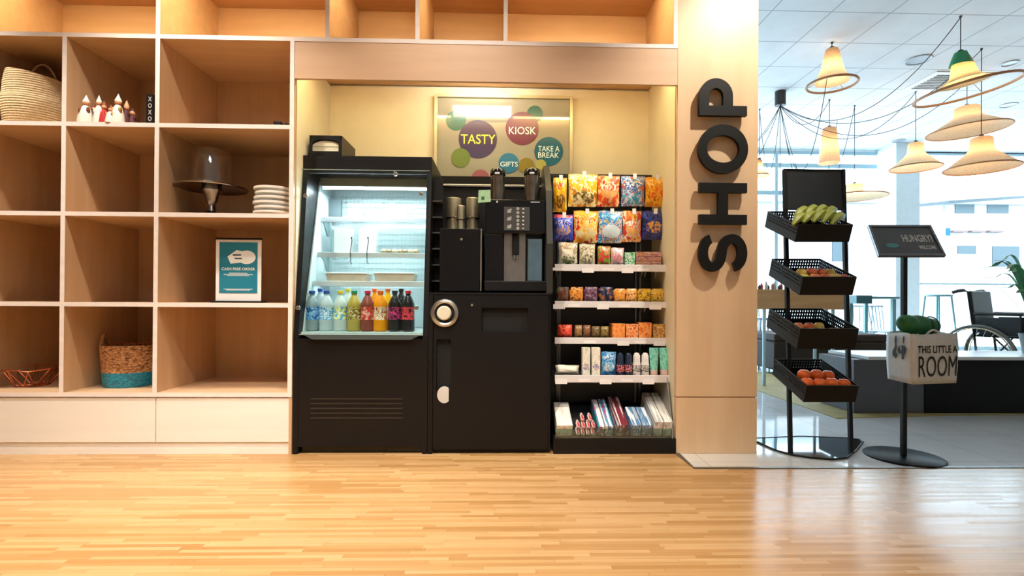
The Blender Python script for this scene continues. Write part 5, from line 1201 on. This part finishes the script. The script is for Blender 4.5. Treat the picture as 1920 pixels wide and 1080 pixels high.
def on_board(g, body, u0, u1, v, vh, bold=0.0):
    st_ = len(g.v); text(g, body, 0, 1, 0, 0, 1, bold=bold)
    for i in range(st_, len(g.v)): q = g.v[i]; g.v[i] = PP(u0+(u1-u0)*q.x, v+q.z*vh, 0.0012)
on = G(); on_board(on, 'HUNGRY?', 0.46, 0.93, 0.56, 0.24, 0.03); on.build('chalk_lettering', mat('chalk', '#c9c6c0', 0.6), bd, smooth=0)
on = G(); on_board(on, 'WELCOME', 0.66, 0.92, 0.27, 0.12, 0.03); on.build('chalk_lettering', mat('chalk', '#c9c6c0', 0.6), bd, smooth=0)
g = G(); vs = [PP(0.27+0.10*cos(2*pi*k/24), 0.33+0.07*sin(2*pi*k/24), 0.0012) for k in range(24)]; g.add(vs, [tuple(range(24))]); g.build('teal_oval', mat('teal_oval', '#3f8f8c', 0.5), bd, smooth=0)
# tote bag hooked on the pole
Yt = pb.y-0.04
c0_ = hit(1711, 640, Yt-0.22); c1_ = hit(1795, 640, Yt-0.16); cL = hit(1663, 640, Yt+0.0)
zt_a, zb_a = hit(1750, 626, Yt-0.2).z, hit(1750, 720, Yt-0.2).z
zt_l, zb_l = hit(1664, 618, Yt).z, hit(1664, 704, Yt).z
m_tote = mat('canvas_tote', '#c8ccca', 0.7, var=0.05, vscale=40); 
A0, B0, C0 = Vector((c0_.x, c0_.y, 0)), Vector((c1_.x, c1_.y, 0)), Vector((cL.x, cL.y, 0)); D0 = B0+(C0-A0)
tb = thing('tote_bag', 'pale canvas tote bag printed with black words hanging on the sign pole', 'bag', (pb.x+0.02, pb.y-0.1, zb_a))
zb_ = zb_a; ztp = zt_a
g = G()
fc = [A0, B0, D0, C0]; cen = sum(fc, Vector())/4
def wall(g, a, b, n=10, m_=8):
    def fn(u, v):
        p = a+(b-a)*u; s = 1+0.03*sin(pi*v); q = cen+(p-cen)*(0.97+0.03*v)*s
        return (q.x, q.y, zb_+(ztp-zb_)*v+0.004*sin(7*u+3)*v)
    g.sheet(fn, n, m_)
for a, b in ((A0, B0), (B0, D0), (D0, C0), (C0, A0)): wall(g, a, b)
q = [cen+(p-cen)*0.97 for p in fc]; g.add([(p.x, p.y, zb_) for p in q], [(3, 2, 1, 0)])
g.build('canvas', m_tote, tb, smooth=50, solid=0.002)
def on_wall(g, body, a, b, u0, u1, v, vh, bold=0.02):
    s_ = len(g.v); text(g, body, 0, 1, 0, 0, 1, bold=bold)
    nrm = (b-a).cross(Vector((0, 0, 1))).normalized()
    for i in range(s_, len(g.v)):
        t_ = g.v[i]; u = u0+(u1-u0)*t_.x; w_ = v+vh*t_.z; p = a+(b-a)*u; s = 1+0.03*sin(pi*w_); q = cen+(p-cen)*(0.97+0.03*w_)*s
        g.v[i] = Vector((q.x, q.y, zb_+(ztp-zb_)*w_))+nrm*0.005
mink = mat('black_ink', '#1a1a1c', 0.7, var=0)
g = G(); on_wall(g, 'THIS LITTLE A', A0, B0, 0.10, 0.97, 0.69, 0.15); g.build('printed_words', mink, tb, smooth=0)
g = G(); on_wall(g, 'ROOM', A0, B0, 0.12, 0.97, 0.35, 0.42, 0.0); g.build('printed_words', mink, tb, smooth=0)
g = G(); rnd = random.Random(3); nrm = (A0-C0).cross(Vector((0, 0, 1))).normalized()
for i in range(16):
    u = rnd.uniform(.3, .78); v = rnd.uniform(.5, .88); sx, sz = rnd.uniform(.03, .08), rnd.uniform(.03, .13)
    pts = []
    for k in range(9):
        uu = u+sx*cos(2*pi*k/9)*rnd.uniform(.6, 1.2); vv = v+sz*sin(2*pi*k/9)*rnd.uniform(.6, 1.2); p = C0+(A0-C0)*uu; s = 1+.03*sin(pi*vv); q = cen+(p-cen)*(0.97+.03*vv)*s
        pts.append(Vector((q.x, q.y, zb_+(ztp-zb_)*vv))+nrm*(0.005+0.0002*i))
    g.add(pts, [tuple(range(9))])
g.build('ink_picture', mink, tb, smooth=0)
hk = (A0+C0)/2
G().tube([(pb.x, pb.y-0.013, ztp+0.02), (pb.x, pb.y-0.05, ztp+0.03), (cen.x, cen.y+0.03, ztp-0.02)], 0.004, 6).build('bag_hook', black_m, sg)
G().tube([Vector((A0.x*.5+B0.x*.5-0.06+0.12*u, (A0.y+B0.y)/2+0.012, ztp-0.03+0.05*sin(pi*u))) for u in [k/10 for k in range(11)]], 0.006, 6).build('strap', m_tote, tb)
# green rolled cloth in the bag
gp = hit(1722, 606, cen.y); 
m_grn = mat('green_fabric', '#1f6a35', 0.55, var=0.25, vscale=18)
t = thing('green_roll', 'rolled green fabric bag lying in the top of the tote bag', 'rolled cloth', (gp.x, cen.y, ztp-0.04))
axis = (B0-A0).normalized(); s0 = Vector((gp.x, cen.y, ztp+0.05))-axis*0.13; 
pts = [s0+axis*(0.26*k/12)+Vector((0, 0, 0.006*sin(k*1.3)-0.02*(k/12)**2)) for k in range(13)]
G().tube(pts, [0.030, 0.048, 0.055, 0.056, 0.052, 0.055, 0.052, 0.055, 0.050, 0.052, 0.048, 0.042, 0.030], 14).build('cloth', m_grn, t, smooth=80)
for k in (8, 10): G().ring(pts[k], 0.054, 0.004, 20, 6, nrm=axis).build('cord', mat('dark_green_cord', '#12331c', 0.6), t)

# ---------------------------------------------------------------- benches, rug, counter
rp = [gnd(1372, 712), gnd(1421, 733), gnd(1568, 785), gnd(1770, 780), gnd(2200, 775), gnd(2200, 700), gnd(1340, 698)]
rug = tag(G().prism([(p.x, p.y) for p in rp], 0.0006, 0.006, 'z').build('rug', mat('olive_tan_rug', '#9a8a58', 0.8, var=0.15, vscale=6), smooth=0), 'olive tan low rug under the grey and black cafe bench', 'rug')
a = gnd(1601, 776); zb3 = hit(1700, 668, a.y).z; yk = 4.78; xe = 6.6; xg = gnd(1733, 776).x
bn = thing('cafe_bench', 'long low cafe bench with grey and black front and thick white top', 'bench', (a.x, a.y, 0.006))
zfl_ = 0.0065
G().box(a.x, xg-0.002, a.y, yk-0.02, zfl_, zb3-0.03).build('grey_front', mat('grey_laminate', '#4e4f55', 0.5, var=.05), bn, smooth=0, bev=0.004)
G().box(xg, xe, a.y-0.004, yk-0.02, zfl_, zb3-0.03).build('black_front', mat('bench_black', '#0a0b0e', 0.55, var=.05, spec=.2), bn, smooth=0, bev=0.004)
g = G().box(hit(1590, 660, 4.5).x, xe+0.02, a.y-0.03, yk, zb3-0.029, zb3); g.build('bench_top', mat('white_top', '#cfd2d4', 0.3, var=.02), bn, smooth=0, bev=0.004)
s_a = gnd(1452, 705); zso = hit(1560, 627, s_a.y).z
so = thing('low_sofa', 'dark brown low upholstered seat behind the fruit stand', 'sofa', (s_a.x+0.9, s_a.y, 0.006))
xs1 = hit(1668, 640, s_a.y).x
G().box(s_a.x, xs1, s_a.y, s_a.y+0.8, 0.07, zso-0.10).build('base', mat('dark_brown_fabric', '#2c2726', 0.8, var=.15, vscale=30), so, smooth=40, bev=0.02)
G().box(s_a.x+.005, xs1-.005, s_a.y+.005, s_a.y+0.79, zso-0.099, zso).build('cushion', mat('brown_fabric', '#39302e', 0.8, var=.15, vscale=30), so, smooth=40, bev=0.025)
for fx in (s_a.x+0.08, xs1-0.08):
    for fy in (s_a.y+0.08, s_a.y+0.7): G().cyl((fx, fy, 0.006), (fx, fy, 0.071), 0.02, 12).build('foot', black_m, so)
# wooden bar counter
Yc = 5.6; x1_ = hit(1588, 560, Yc).x; zt4, zb4 = hit(1500, 543, Yc).z, hit(1500, 580, Yc).z; x0_ = hit(1330, 560, Yc).x
ct = thing('bar_counter', 'thick light oak bar counter on thin pale legs behind the fruit stand', 'counter', ((x0_+x1_)/2, Yc, 0))
G().box(x0_, x1_, Yc, Yc+0.45, zb4, zt4).build('wooden_top', wood('oak', '#b98a5a', '#cda272', 0.5, 0, 1.5, 12), ct, smooth=0, bev=0.006)
m_leg = mat('pale_blue_leg', '#a9c2cc', 0.4, 0.2)
for fx in (hit(1438, 600, Yc).x, x0_+0.1, x1_-0.12):
    for fy in (Yc+0.06, Yc+0.39): G().cyl((fx, fy, 0.0065 if fy < 9 else 0), (fx, fy, zb4), 0.018, 10).build('leg', m_leg, ct)
cols = ['#3a2a2c', '#c8484a', '#e8e0da', '#22262c', '#b8886a', '#d8d0cc', '#3c2020', '#c04a40', '#e6e2dc', '#2a3036', '#26262c']
nm = ['dark brown', 'red', 'white', 'black', 'tan', 'pale grey', 'maroon', 'brick red', 'cream', 'slate', 'black']
for i in range(10):
    p = hit(1424+i*6.2, 540, Yc+0.1); r = 0.016; hgt = 0.05+0.02*(i % 3)
    t = tag(G().lathe([(r, 0), (r*1.05, hgt*0.7), (r*0.5, hgt*0.85), (r*0.5, hgt)], (p.x, Yc+0.1+0.03*(i % 2), zt4+0.0005), 12).build('condiment_bottle', mat('cond%d' % i, cols[i], 0.4)), '%s small bottle on the oak bar counter, %s from the pillar' % (nm[i], ords[i]), 'bottle', 'small bottles on the oak bar counter')

# ---------------------------------------------------------------- tables, chairs, stools far back
m_teal = mat('dusty_teal_paint', '#6f979f', 0.45, var=.05); m_pale = mat('pale_metal', '#9fb6bf', 0.4, 0.3)
def stool(label, px, Y, zseat, r, mseat, mleg, foot=True):
    p = hit(px, 560, Y); t = thing('bar_stool', label, 'stool', (p.x, Y, 0))
    G().lathe([(r*0.9, 0), (r, 0.01), (r, 0.03), (r*0.85, 0.036)], (p.x, Y, zseat-0.036), 24).build('seat', mseat, t)
    for sx in (-1, 1):
        for sy in (-1, 1): G().cyl((p.x+sx*r*1.0, Y+sy*r*1.0, 0), (p.x+sx*r*0.62, Y+sy*r*0.62, zseat-0.034), 0.013, 8).build('leg', mleg, t)
    zr_ = zseat*0.35; k = r*0.86
    for (ax, ay, bx, by) in ((-k, -k, k, -k), (-k, k, k, k), (-k, -k, -k, k), (k, -k, k, k)): G().cyl((p.x+ax, Y+ay, zr_), (p.x+bx, Y+by, zr_), 0.008, 6).build('footrest', mleg, t)
stool('grey teal bar stool standing before the big window beside the cafe pillar', 1759, 8.2, hit(1759, 552, 8.2).z, 0.19, m_teal, m_teal)
stool('pale bar stool under the oak bar counter nearest the birch pillar', 1433, 7.2, 0.72, 0.16, m_pale, m_pale)
stool('pale bar stool half hidden behind the fruit stand under the window', 1462, 8.4, 0.74, 0.17, m_pale, m_pale)
# high table with chairs behind the sign stand
Yt_ = 7.4; x0_, x1_ = hit(1592, 560, Yt_).x, hit(1688, 560, Yt_).x; zt5 = hit(1640, 556, Yt_).z
tt = thing('high_table', 'teal topped high table before the windows behind the sign stand', 'table', ((x0_+x1_)/2, Yt_, 0))
G().box(x0_, x1_, Yt_, Yt_+0.7, zt5-0.035, zt5).build('tabletop', m_teal, tt, smooth=0, bev=0.008)
for fx in (x0_+0.06, x1_-0.06):
    for fy in (Yt_+0.06, Yt_+0.64): G().box(fx-.025, fx+.025, fy-.025, fy+.025, 0, zt5-0.036).build('leg', m_teal, tt, smooth=0)
def chair(label, px, Y, zs_, rot, mseat, mleg, zback=0.42):
    p = hit(px, 560, Y); t = thing('spindle_chair', label, 'chair', (0, 0, 0), 'pale chairs at the cafe window')
    w_ = 0.2
    G().box(-w_, w_, -w_, w_, zs_-0.03, zs_).build('seat', mseat, t, smooth=40, bev=0.012)
    for sx in (-1, 1):
        for sy in (-1, 1): G().cyl((sx*w_*1.1, sy*w_*1.1, 0), (sx*w_*0.75, sy*w_*0.75, zs_-0.03), 0.014, 8).build('leg', mleg, t)
    for i in range(5): x = -w_*0.85+w_*1.7*i/4; G().cyl((x*0.95, w_*0.88, zs_), (x*1.1, w_*1.15, zs_+zback-0.03), 0.008, 6).build('spindle', mleg, t)
    G().tube([(-w_*1.1+w_*2.2*u, w_*1.15+0.05*sin(pi*u)*1, zs_+zback-0.02) for u in [k/8 for k in range(9)]], 0.016, 8).build('top_rail', mleg, t)
    G().box(-w_*.9, w_*.9, -0.008, 0.008, zs_*0.45, zs_*0.45+0.016).build('stretcher', mleg, t, smooth=0)
    t.location = (p.x, Y, 0); t.rotation_euler = (0, 0, rot)
chair('pale blue spindle chair at the high table, nearer the sign pole', 1668, 8.3, 0.47, 0.4, m_pale, m_pale)
chair('pale blue spindle chair at the high table, nearer the fruit stand', 1615, 8.4, 0.47, -0.5, m_pale, m_pale)
chair('white blue spindle chair beside the birch pillar under the window', 1447, 7.75, 0.46, 0.9, m_pale, m_pale)
o = tag(G().box(hit(1597, 560, 7.2).x, hit(1626, 560, 7.2).x, 7.1, 7.4-0.01, hit(1610, 569, 7.2).z, hit(1610, 554, 7.2).z).build('teal_box', mat('deep_teal', '#2f6670', 0.5), smooth=0), 'small dark teal box fixed at the end of the high table', 'box')
# window rail
rl = hit(1725, 532, YW-0.1); 
tag(G().cyl((rl.x, YW-0.1, rl.z), (11.8, YW-0.1, rl.z), 0.012, 8).cyl((rl.x, YW-0.1, rl.z), (rl.x, YW, rl.z), 0.012, 8).build('window_rail', m_teal), 'thin horizontal rail in front of the large cafe window', 'rail')

# ---------------------------------------------------------------- wheelchair
Yw = 5.6; wc = hit(1832, 640, Yw); Rw = 0.305
wt = thing('wheelchair', 'black folding wheelchair with large spoked wheel behind the cafe bench', 'wheelchair', (0, 0, 0))
m_tyre = mat('grey_tyre', '#6a6e70', 0.6); m_tb = mat('black_vinyl', '#14181e', 0.45, var=.1); m_fr = mat('dark_frame', '#1b1e22', 0.3, 0.5)
hw = 0.22   # local: +x forward, y lateral (near side is -y), z up
for sgn in (-1, 1):
    yy = sgn*(hw+0.05)
    w_ = G().ring((0, yy, Rw), Rw-0.012, 0.013, 48, 8, nrm=(0, 1, 0)).build('wheel_tyre', m_tyre, wt)
    G().ring((0, yy, Rw), Rw-0.03, 0.007, 48, 6, nrm=(0, 1, 0)).build('rim', chrome, w_)
    G().ring((0, yy+sgn*0.03, Rw), Rw-0.035, 0.006, 48, 6, nrm=(0, 1, 0)).build('hand_rim', chrome, w_)
    G().cyl((0, yy-0.02, Rw), (0, yy+0.03, Rw), 0.026, 16).build('hub', m_fr, w_)
    g = G()
    for k in range(24): a_ = 2*pi*k/24; g.cyl((0.022*cos(a_+.8), yy+0.01*(-1)**k, Rw+0.022*sin(a_+.8)), ((Rw-.03)*cos(a_), yy, Rw+(Rw-.03)*sin(a_)), 0.0014, 4)
    g.build('spokes', chrome, w_)
    y2 = sgn*hw
    G().tube([(-0.02, y2, Rw), (-0.04, y2, 0.5), (-0.09, y2, 0.93), (-0.12, y2, 0.945), (-0.20, y2, 0.93)], 0.011, 8).build('back_post', m_fr, wt)
    G().tube([(-0.12, y2, 0.947), (-0.17, y2, 0.942), (-0.215, y2, 0.925)], 0.016, 8).build('push_handle', m_tb, wt)
    G().tube([(-0.03, y2, 0.50), (0.42, y2, 0.50), (0.50, y2, 0.40), (0.56, y2, 0.14)], 0.011, 8).build('side_frame', m_fr, wt)
    G().tube([(-0.02, y2, 0.26), (0.40, y2, 0.26), (0.42, y2, 0.50)], 0.011, 8).build('lower_frame', m_fr, wt)
    G().box(-0.04, 0.33, y2-0.025, y2+0.025, 0.70, 0.73).build('armrest', m_tb, wt, smooth=40, bev=0.01)
    G().tube([(0.30, y2, 0.70), (0.30, y2, 0.50)], 0.009, 6).build('arm_post', m_fr, wt)
    G().box(0.0, 0.30, y2-0.003, y2+0.003, 0.52, 0.68).build('side_guard', m_tb, wt, smooth=0)
    G().ring((0.40, y2, 0.09), 0.078, 0.014, 24, 8, nrm=(0, 1, 0)).build('caster', m_tyre, wt)
    G().tube([(0.40, y2, 0.09), (0.40, y2+0.02, 0.09), (0.38, y2, 0.20), (0.38, y2, 0.27)], 0.008, 6).build('caster_fork', m_fr, wt)
    G().box(0.52, 0.68, y2*0.5-0.07, y2*0.5+0.07, 0.12, 0.135).build('footplate', m_fr, wt, smooth=0)
G().box(-0.02, 0.42, -hw+0.012, hw-0.012, 0.49, 0.53).build('seat', m_tb, wt, smooth=40, bev=0.015)
G().add([(-0.045, -hw, 0.53), (-0.045, hw, 0.53), (-0.092, hw, 0.94), (-0.092, -hw, 0.94), (-0.02, -hw, 0.53), (-0.02, hw, 0.53), (-0.066, hw, 0.94), (-0.066, -hw, 0.94)], [(0, 1, 2, 3), (7, 6, 5, 4), (0, 4, 5, 1), (1, 5, 6, 2), (2, 6, 7, 3), (3, 7, 4, 0)]).build('backrest', m_tb, wt, smooth=0, bev=0.01)
G().tube([(0.1, -hw, 0.28), (0.12, hw, 0.49)], 0.009, 6).build('cross_brace', m_fr, wt); G().tube([(0.13, hw, 0.28), (0.11, -hw, 0.49)], 0.009, 6).build('cross_brace', m_fr, wt)
hd = Vector((0.45, -0.89, 0)).normalized(); ll = Vector((0, 0, 1)).cross(hd)
wt.scale = (1.15, 1.15, 1.15); wt.location = Vector((wc.x, wc.y, 0))+ll*(hw+0.05)*1.15; wt.rotation_euler = (0, 0, math.atan2(hd.y, hd.x))

# plant at the edge of the view, standing on the bench
m_leaf = mat('deep_green_leaf', '#2c6b3f', 0.4, var=.3, vscale=10, trans=0.2); m_pot = mat('grey_pot', '#6d7476', 0.6)
pp = hit(1938, 655, 4.5); pz = zb3+0.0005
pl = thing('potted_plant', 'potted plant with long arching leaves standing on the cafe bench', 'plant', (pp.x, 4.5, pz))
G().lathe([(0.075, 0), (0.1, 0.17), (0.105, 0.18), (0.095, 0.18), (0.09, 0.16)], (pp.x, 4.5, pz), 24).build('pot', m_pot, pl)
rnd = random.Random(5)
for i in range(16):
    a_ = 2*pi*i/16+rnd.uniform(-.2, .2) if i > 2 else pi+(-0.25, 0.1, 0.35)[i]; Ln = rnd.uniform(.30, .50) if i > 2 else (.30, .27, .33)[i]; hh = rnd.uniform(.40, .72) if i > 2 else (.74, .62, .42)[i]; wd = 0.022
    def cpt(u): r_ = Ln*u**1.2; return Vector((pp.x+cos(a_)*r_, 4.5+sin(a_)*r_, pz+0.16+hh*sin(min(1, u*1.25)*pi*0.62)))
    side_ = Vector((-sin(a_), cos(a_), 0))
    g = G(); g.sheet(lambda u, v: cpt(v)+side_*((u-0.5)*2*wd*sin(pi*min(1, max(0.05, v)))**.7)-Vector((0, 0, 0.006*abs(u-.5))), 4, 14)
    g.build('leaf', m_leaf, pl, smooth=60)

# ---------------------------------------------------------------- ceiling fittings of the cafe
def pendant(label, px, yn, yb_, halfpx, Y, kind, hook=None, tilt=0.0, canopy=None, cordpx=None, sag=0.3, mats=0, bulb=22, dx=0):
    p = hit(px, yn, Y); q = hit(px, yb_, Y); Rr = hit(px+halfpx, yb_, Y).x-q.x; H = p.z-q.z
    t = thing('pendant_lamp', label, 'lamp', (p.x, Y, p.z), 'woven pendant lamps in the cafe')
    P = {'cone': [(.20, 1), (.24, .86), (.36, .58), (.50, .34), (.60, .28), (.78, .12), (1, 0)],
         'hoop': [(.26, 1), (.33, .8), (.42, .52), (.50, .38), (.62, .20), (.70, .1)],
         'bell': [(.24, 1), (.30, .96), (.33, .62), (.42, .50), (.98, .04), (1, 0)],
         'tall': [(.55, 1), (.68, .9), (.84, .45), (1, 0)],
         'dish': [(.24, 1), (.27, .96), (.27, .45), (.34, .38), (.98, .03), (1, 0)],
         'flare': [(.12, 1), (.17, .85), (.22, .66), (.27, .42), (.38, .30), (.52, .24)]}[kind]
    M = Matrix.Translation((p.x, Y, p.z)) @ Matrix.Rotation(tilt, 4, 'Y') @ Matrix.Translation((-p.x, -Y, -p.z))
    shade_m = (mat('rattan_shade', '#c9ac8c', 0.7, var=.3, vscale=90, trans=0.4), mat('straw_shade', '#c8ab7c', 0.7, var=.3, vscale=90, trans=0.3), mat('white_paper_shade', '#c9b79a', .7, var=.2, vscale=80, trans=.35))[mats]
    g = G().lathe([(r_*Rr, -H*(1-z_)) for (r_, z_) in P], (p.x, Y, p.z), 36, cap0=False, cap1=False); g.xf(M)
    g.build('shade', shade_m, t, smooth=60)
    rr = 0.010 if kind != 'tall' else 0.005
    if kind in ('cone', 'hoop', 'flare', 'bell', 'dish'):
        ring = G().ring((p.x, Y, p.z-H*0.97), Rr*(1.0), rr*(1.3 if kind in ('hoop', 'flare') else 0.8), 44, 7)
        if kind in ('hoop', 'flare'):
            for k in range(3):
                a_ = 2*pi*k/3+.5; e = P[-1]; ring.cyl((p.x+Rr*e[0]*cos(a_), Y+Rr*e[0]*sin(a_), p.z-H*(1-e[1])), (p.x+Rr*cos(a_), Y+Rr*sin(a_), p.z-H*0.97), 0.003, 5)
        ring.xf(M); ring.build('hoop', mat('rattan_hoop', '#b07a4e', 0.6, var=.15), t)
    G().lathe([(0.022, 0.0), (0.026, -0.03), (0.026, -0.09)], (p.x, Y, p.z+0.03), 14).build('socket', mat('socket_dark', '#23282c', 0.4), t)
    if mats == 1 and kind == 'flare': G().lathe([(Rr*.125, 0.004), (Rr*.178, -H*.15), (Rr*.225, -H*.32), (Rr*.2, -H*.32), (Rr*.11, 0)], (p.x, Y, p.z+.002), 24, cap0=False, cap1=False).build('green_collar', mat('green_collar', '#3aa06e', .5, trans=.3), t)
    bc_ = Vector((p.x, Y, p.z-H*0.42)); bc_ = M @ bc_
    G().ball(tuple(bc_), 0.042, 14).build('bulb', emis('bulb_glow', '#ffd08a', bulb), t)
    lamp('bulb_light', 'POINT', tuple(bc_-Vector((0, 0, 0.075))), 5, (1, .74, .45), 0.04).parent = t
    for l_ in t.children:
        if l_.type == 'LIGHT': l_.location = bc_-Vector((0, 0, .075))-Vector((p.x, Y, p.z))
    top = Vector((p.x, Y, p.z+0.02))
    m_cord = mat('black_cord', '#1e2226', 0.5, var=0)
    if hook:
        h_ = Vector((p.x, Y, hook))
        G().cyl(top, h_, 0.0045, 6).build('cord', m_cord, t)
        G().cyl((p.x, Y, max(hook, CEIL-0.03)), (p.x, Y, CEIL), 0.012, 8).build('ceiling_hook', m_cord, t)
        if canopy is not None:
            n = 22; pts = [canopy.lerp(h_, k/n)-Vector((0, 0, sag*4*(k/n)*(1-k/n))) for k in range(n+1)]
            G().tube(pts, 0.0042, 5).build('cable', m_cord, t)
    return t
cn = hit(1463, 198, 6.95); ctop = CEIL
cz = thing('cable_canopy', 'dark cylindrical ceiling canopy from which the lamp cables spread', 'ceiling canopy', (cn.x, 6.95, ctop))
G().cyl((cn.x, 6.95, cn.z), (cn.x, 6.95, ctop), 0.07, 24).build('cylinder', mat('canopy_brown', '#2b2422', 0.4), cz)
CN = Vector((cn.x, 6.95, cn.z))
hkz = CEIL-0.015
pendant('hourglass rattan lamp with orange hoop hanging close under the ceiling nearest the birch pillar', 1560, 93, 160, 41, 5.6, 'hoop', hkz, canopy=CN, sag=1.15)
pendant('straw lamp with green collar and very wide tilted hoop', 1801, 100, 172, 77, 5.03, 'flare', hkz, tilt=radians(-9), canopy=CN, sag=0.55, mats=1)
pendant('wide straw lamp hanging directly below the tilted hoop lamp', 1813, 200, 246, 61, 6.5, 'bell', hkz, tilt=radians(-3), canopy=CN, sag=0.55, mats=0)
pendant('closed rattan cone lamp hanging lowest before the big window', 1840, 258, 317, 55, 5.67, 'bell', hkz, canopy=CN, sag=0.5, mats=0)
pendant('open wire and straw cone lamp hanging beside the cafe pillar', 1717, 268, 316, 40, 6.86, 'bell', hkz, canopy=CN, sag=0.55, mats=2)
pendant('narrow tall straw lamp hanging among the cables over the fruit stand', 1555, 240, 306, 18, 7.2, 'tall', hkz, canopy=CN, sag=0.3, mats=0)
pendant('flat dish lamp with short neck half behind the blank stand board', 1602, 346, 370, 52, 7.4, 'dish', hkz, canopy=CN, sag=1.3, mats=2)
pendant('small rattan lamp half hidden behind the edge of the birch pillar', 1424, 300, 330, 17, 7.6, 'bell', hkz, canopy=CN, sag=0.9, mats=0)
# extra cables of the canopy to hooks outside the view
for i, (ex, ey, sg_) in enumerate(((cn.x-1.6, 6.2, .8), (cn.x-1.3, 7.9, .8), (cn.x-0.7, 8.4, 1.0), (cn.x+0.9, 8.6, 1.3), (cn.x+1.5, 8.0, 1.4))):
    e_ = Vector((ex, ey, CEIL)); n = 20
    G().tube([CN.lerp(e_, k/n)-Vector((0, 0, sg_*4*(k/n)*(1-k/n))) for k in range(n+1)], 0.0042, 5).build('cable', mat('black_cord', '#1e2226', 0.5, var=0), cz)
# vent grille, downlights
va, vb = hit(1765, 133, 5.0), None
Yv = 2.88*960/(PY-133); vx = hit(1762, 133, Yv).x
vt = thing('ceiling_vent', 'square white ceiling vent with slatted grille among the pendant cables', 'vent', (vx, Yv, CEIL))
G().box(vx-.29, vx+.29, Yv-.29, Yv+.29, CEIL-0.012, CEIL-0.001).build('frame', whitepl, vt, smooth=0)
for i in range(9): y = Yv-.2+.4*i/8; G().box(vx-.21, vx+.21, y-.008, y+.008, CEIL-0.02, CEIL-0.0125).build('slat', mat('vent_slat', '#8d9296', 0.5), vt, smooth=0)
for px, py, r, lab in ((1722, 92, .13, 'round grey recessed downlight nearest the tilted hoop lamp'), (1890, 176, .10, 'round white downlight close to the window side'), (1685, 248, .10, 'round downlight far back above the narrow straw lamp'), (1893, 95, .08, 'small round downlight at the side of the hoop lamp')):
    Yv = 2.88*960/(PY-py); vx = hit(px, py, Yv).x; t = thing('recessed_downlight', lab, 'light', (vx, Yv, CEIL))
    G().ring((vx, Yv, CEIL-0.003), r, 0.010, 32, 8).build('ring', mat('fitting_grey', '#a9adb2', 0.4, 0.3), t)
    G().cyl((vx, Yv, CEIL-0.004), (vx, Yv, CEIL-0.001), r*0.96, 32).build('lens', mat('lens_grey', '#9fa4aa', 0.3), t)
# lit ceiling panel added over the hall, out of view
def panel(x, y, sx, sy, s, lab):
    t = thing('ceiling_light_panel', lab, 'light', (x, y, CEIL))
    G().box(x-sx/2, x+sx/2, y-sy/2, y+sy/2, CEIL-0.02, CEIL-0.0005).build('frame', whitepl, t, smooth=0)
    G().box(x-sx/2+.02, x+sx/2-.02, y-sy/2+.02, y+sy/2-.02, CEIL-0.024, CEIL-0.0205).build('diffuser', emis('panel_%g' % s, '#f4f6ff', s), t, smooth=0)
panel(-0.33, -0.35, 0.98, 0.58, 12, 'added unseen white lit ceiling panel over the wooden floor of the hall')

# ---------------------------------------------------------------- outside street
m_fac = mat('white_render', '#8f8b8a', 0.8, var=.02, spec=0.1); m_fw = mat('facade_window', '#464f53', 0.6, spec=0.1)
bl = thing('house', 'pale house with small dark windows across the street', 'house', (22, 26, -0.12))
G().box(10, 50, 26, 34, -0.12, 6.0).build('facade', m_fac, bl, smooth=0)
G().box(9.6, 50, 25.6, 34.4, 6.01, 6.4).build('roof_edge', mat('roof_grey', '#9fa3a5', .6), bl, smooth=0)
for (a_, b_, c_, d_) in ((1795, 461, 1829, 476), (1860, 462, 1910, 500), (1790, 372, 1826, 400), (1850, 372, 1890, 400), (1560, 450, 1590, 490)):
    x0, x1, za, zb = rect(a_, b_, c_, d_, 26)
    w1 = G().box(x0, x1, 25.96, 25.999, za, zb).build('house_window', m_fw, bl, smooth=0)
g = rect(1780, 432, 1880, 436, 26)
for i in range(3):
    x0, x1, za, zb = rect(1782+i*34, 433, 1808+i*34, 436, 25.9); G().box(x0, x1, 25.7, 25.99, za, zb).build('window_ledge', mat('ledge_brick', '#5c4846', .7), bl, smooth=0)
# parked bicycle sign: blue post
p = hit(1764, 430, 16)
t = thing('street_sign', 'small blue street sign on a post outside the large window', 'street sign', (p.x, 16, -0.12))
G().cyl((p.x, 16, -0.12), (p.x, 16, hit(1764, 405, 16).z), 0.04, 10).build('post', mat('sign_blue', '#1a4a66', .6, spec=0.1), t)
G().box(p.x-0.05, p.x+0.25, 15.93, 15.96, hit(1764, 442, 16).z, hit(1764, 428, 16).z).build('plate', mat('sign_blue', '#1a4a66', .6, spec=0.1), t, smooth=0)
# glass canopy over the pavement
x0 = hit(1730, 370, 13).x
t = thing('street_awning', 'light grey awning running along the street outside', 'awning', (x0, 13, 2.8))
G().add([(x0-0.2, 12, hit(1735, 378, 12).z), (14, 12, hit(1900, 360, 12).z), (14, 13, hit(1900, 350, 12).z), (x0-0.2, 13, hit(1735, 371, 12).z)], [(0, 1, 2, 3)]).build('roof_sheet', mat('awning_grey', '#50575a', .7, spec=0.1), t, smooth=0, solid=0.06)
G().box(13.9, 14.0, 12.4, 12.5, -0.12, hit(1900, 360, 12).z).build('post', m_frame, t, smooth=0)
G().box(x0, x0+.08, 12.4, 12.5, -0.12, hit(1735, 377, 12).z).build('post', m_frame, t, smooth=0)
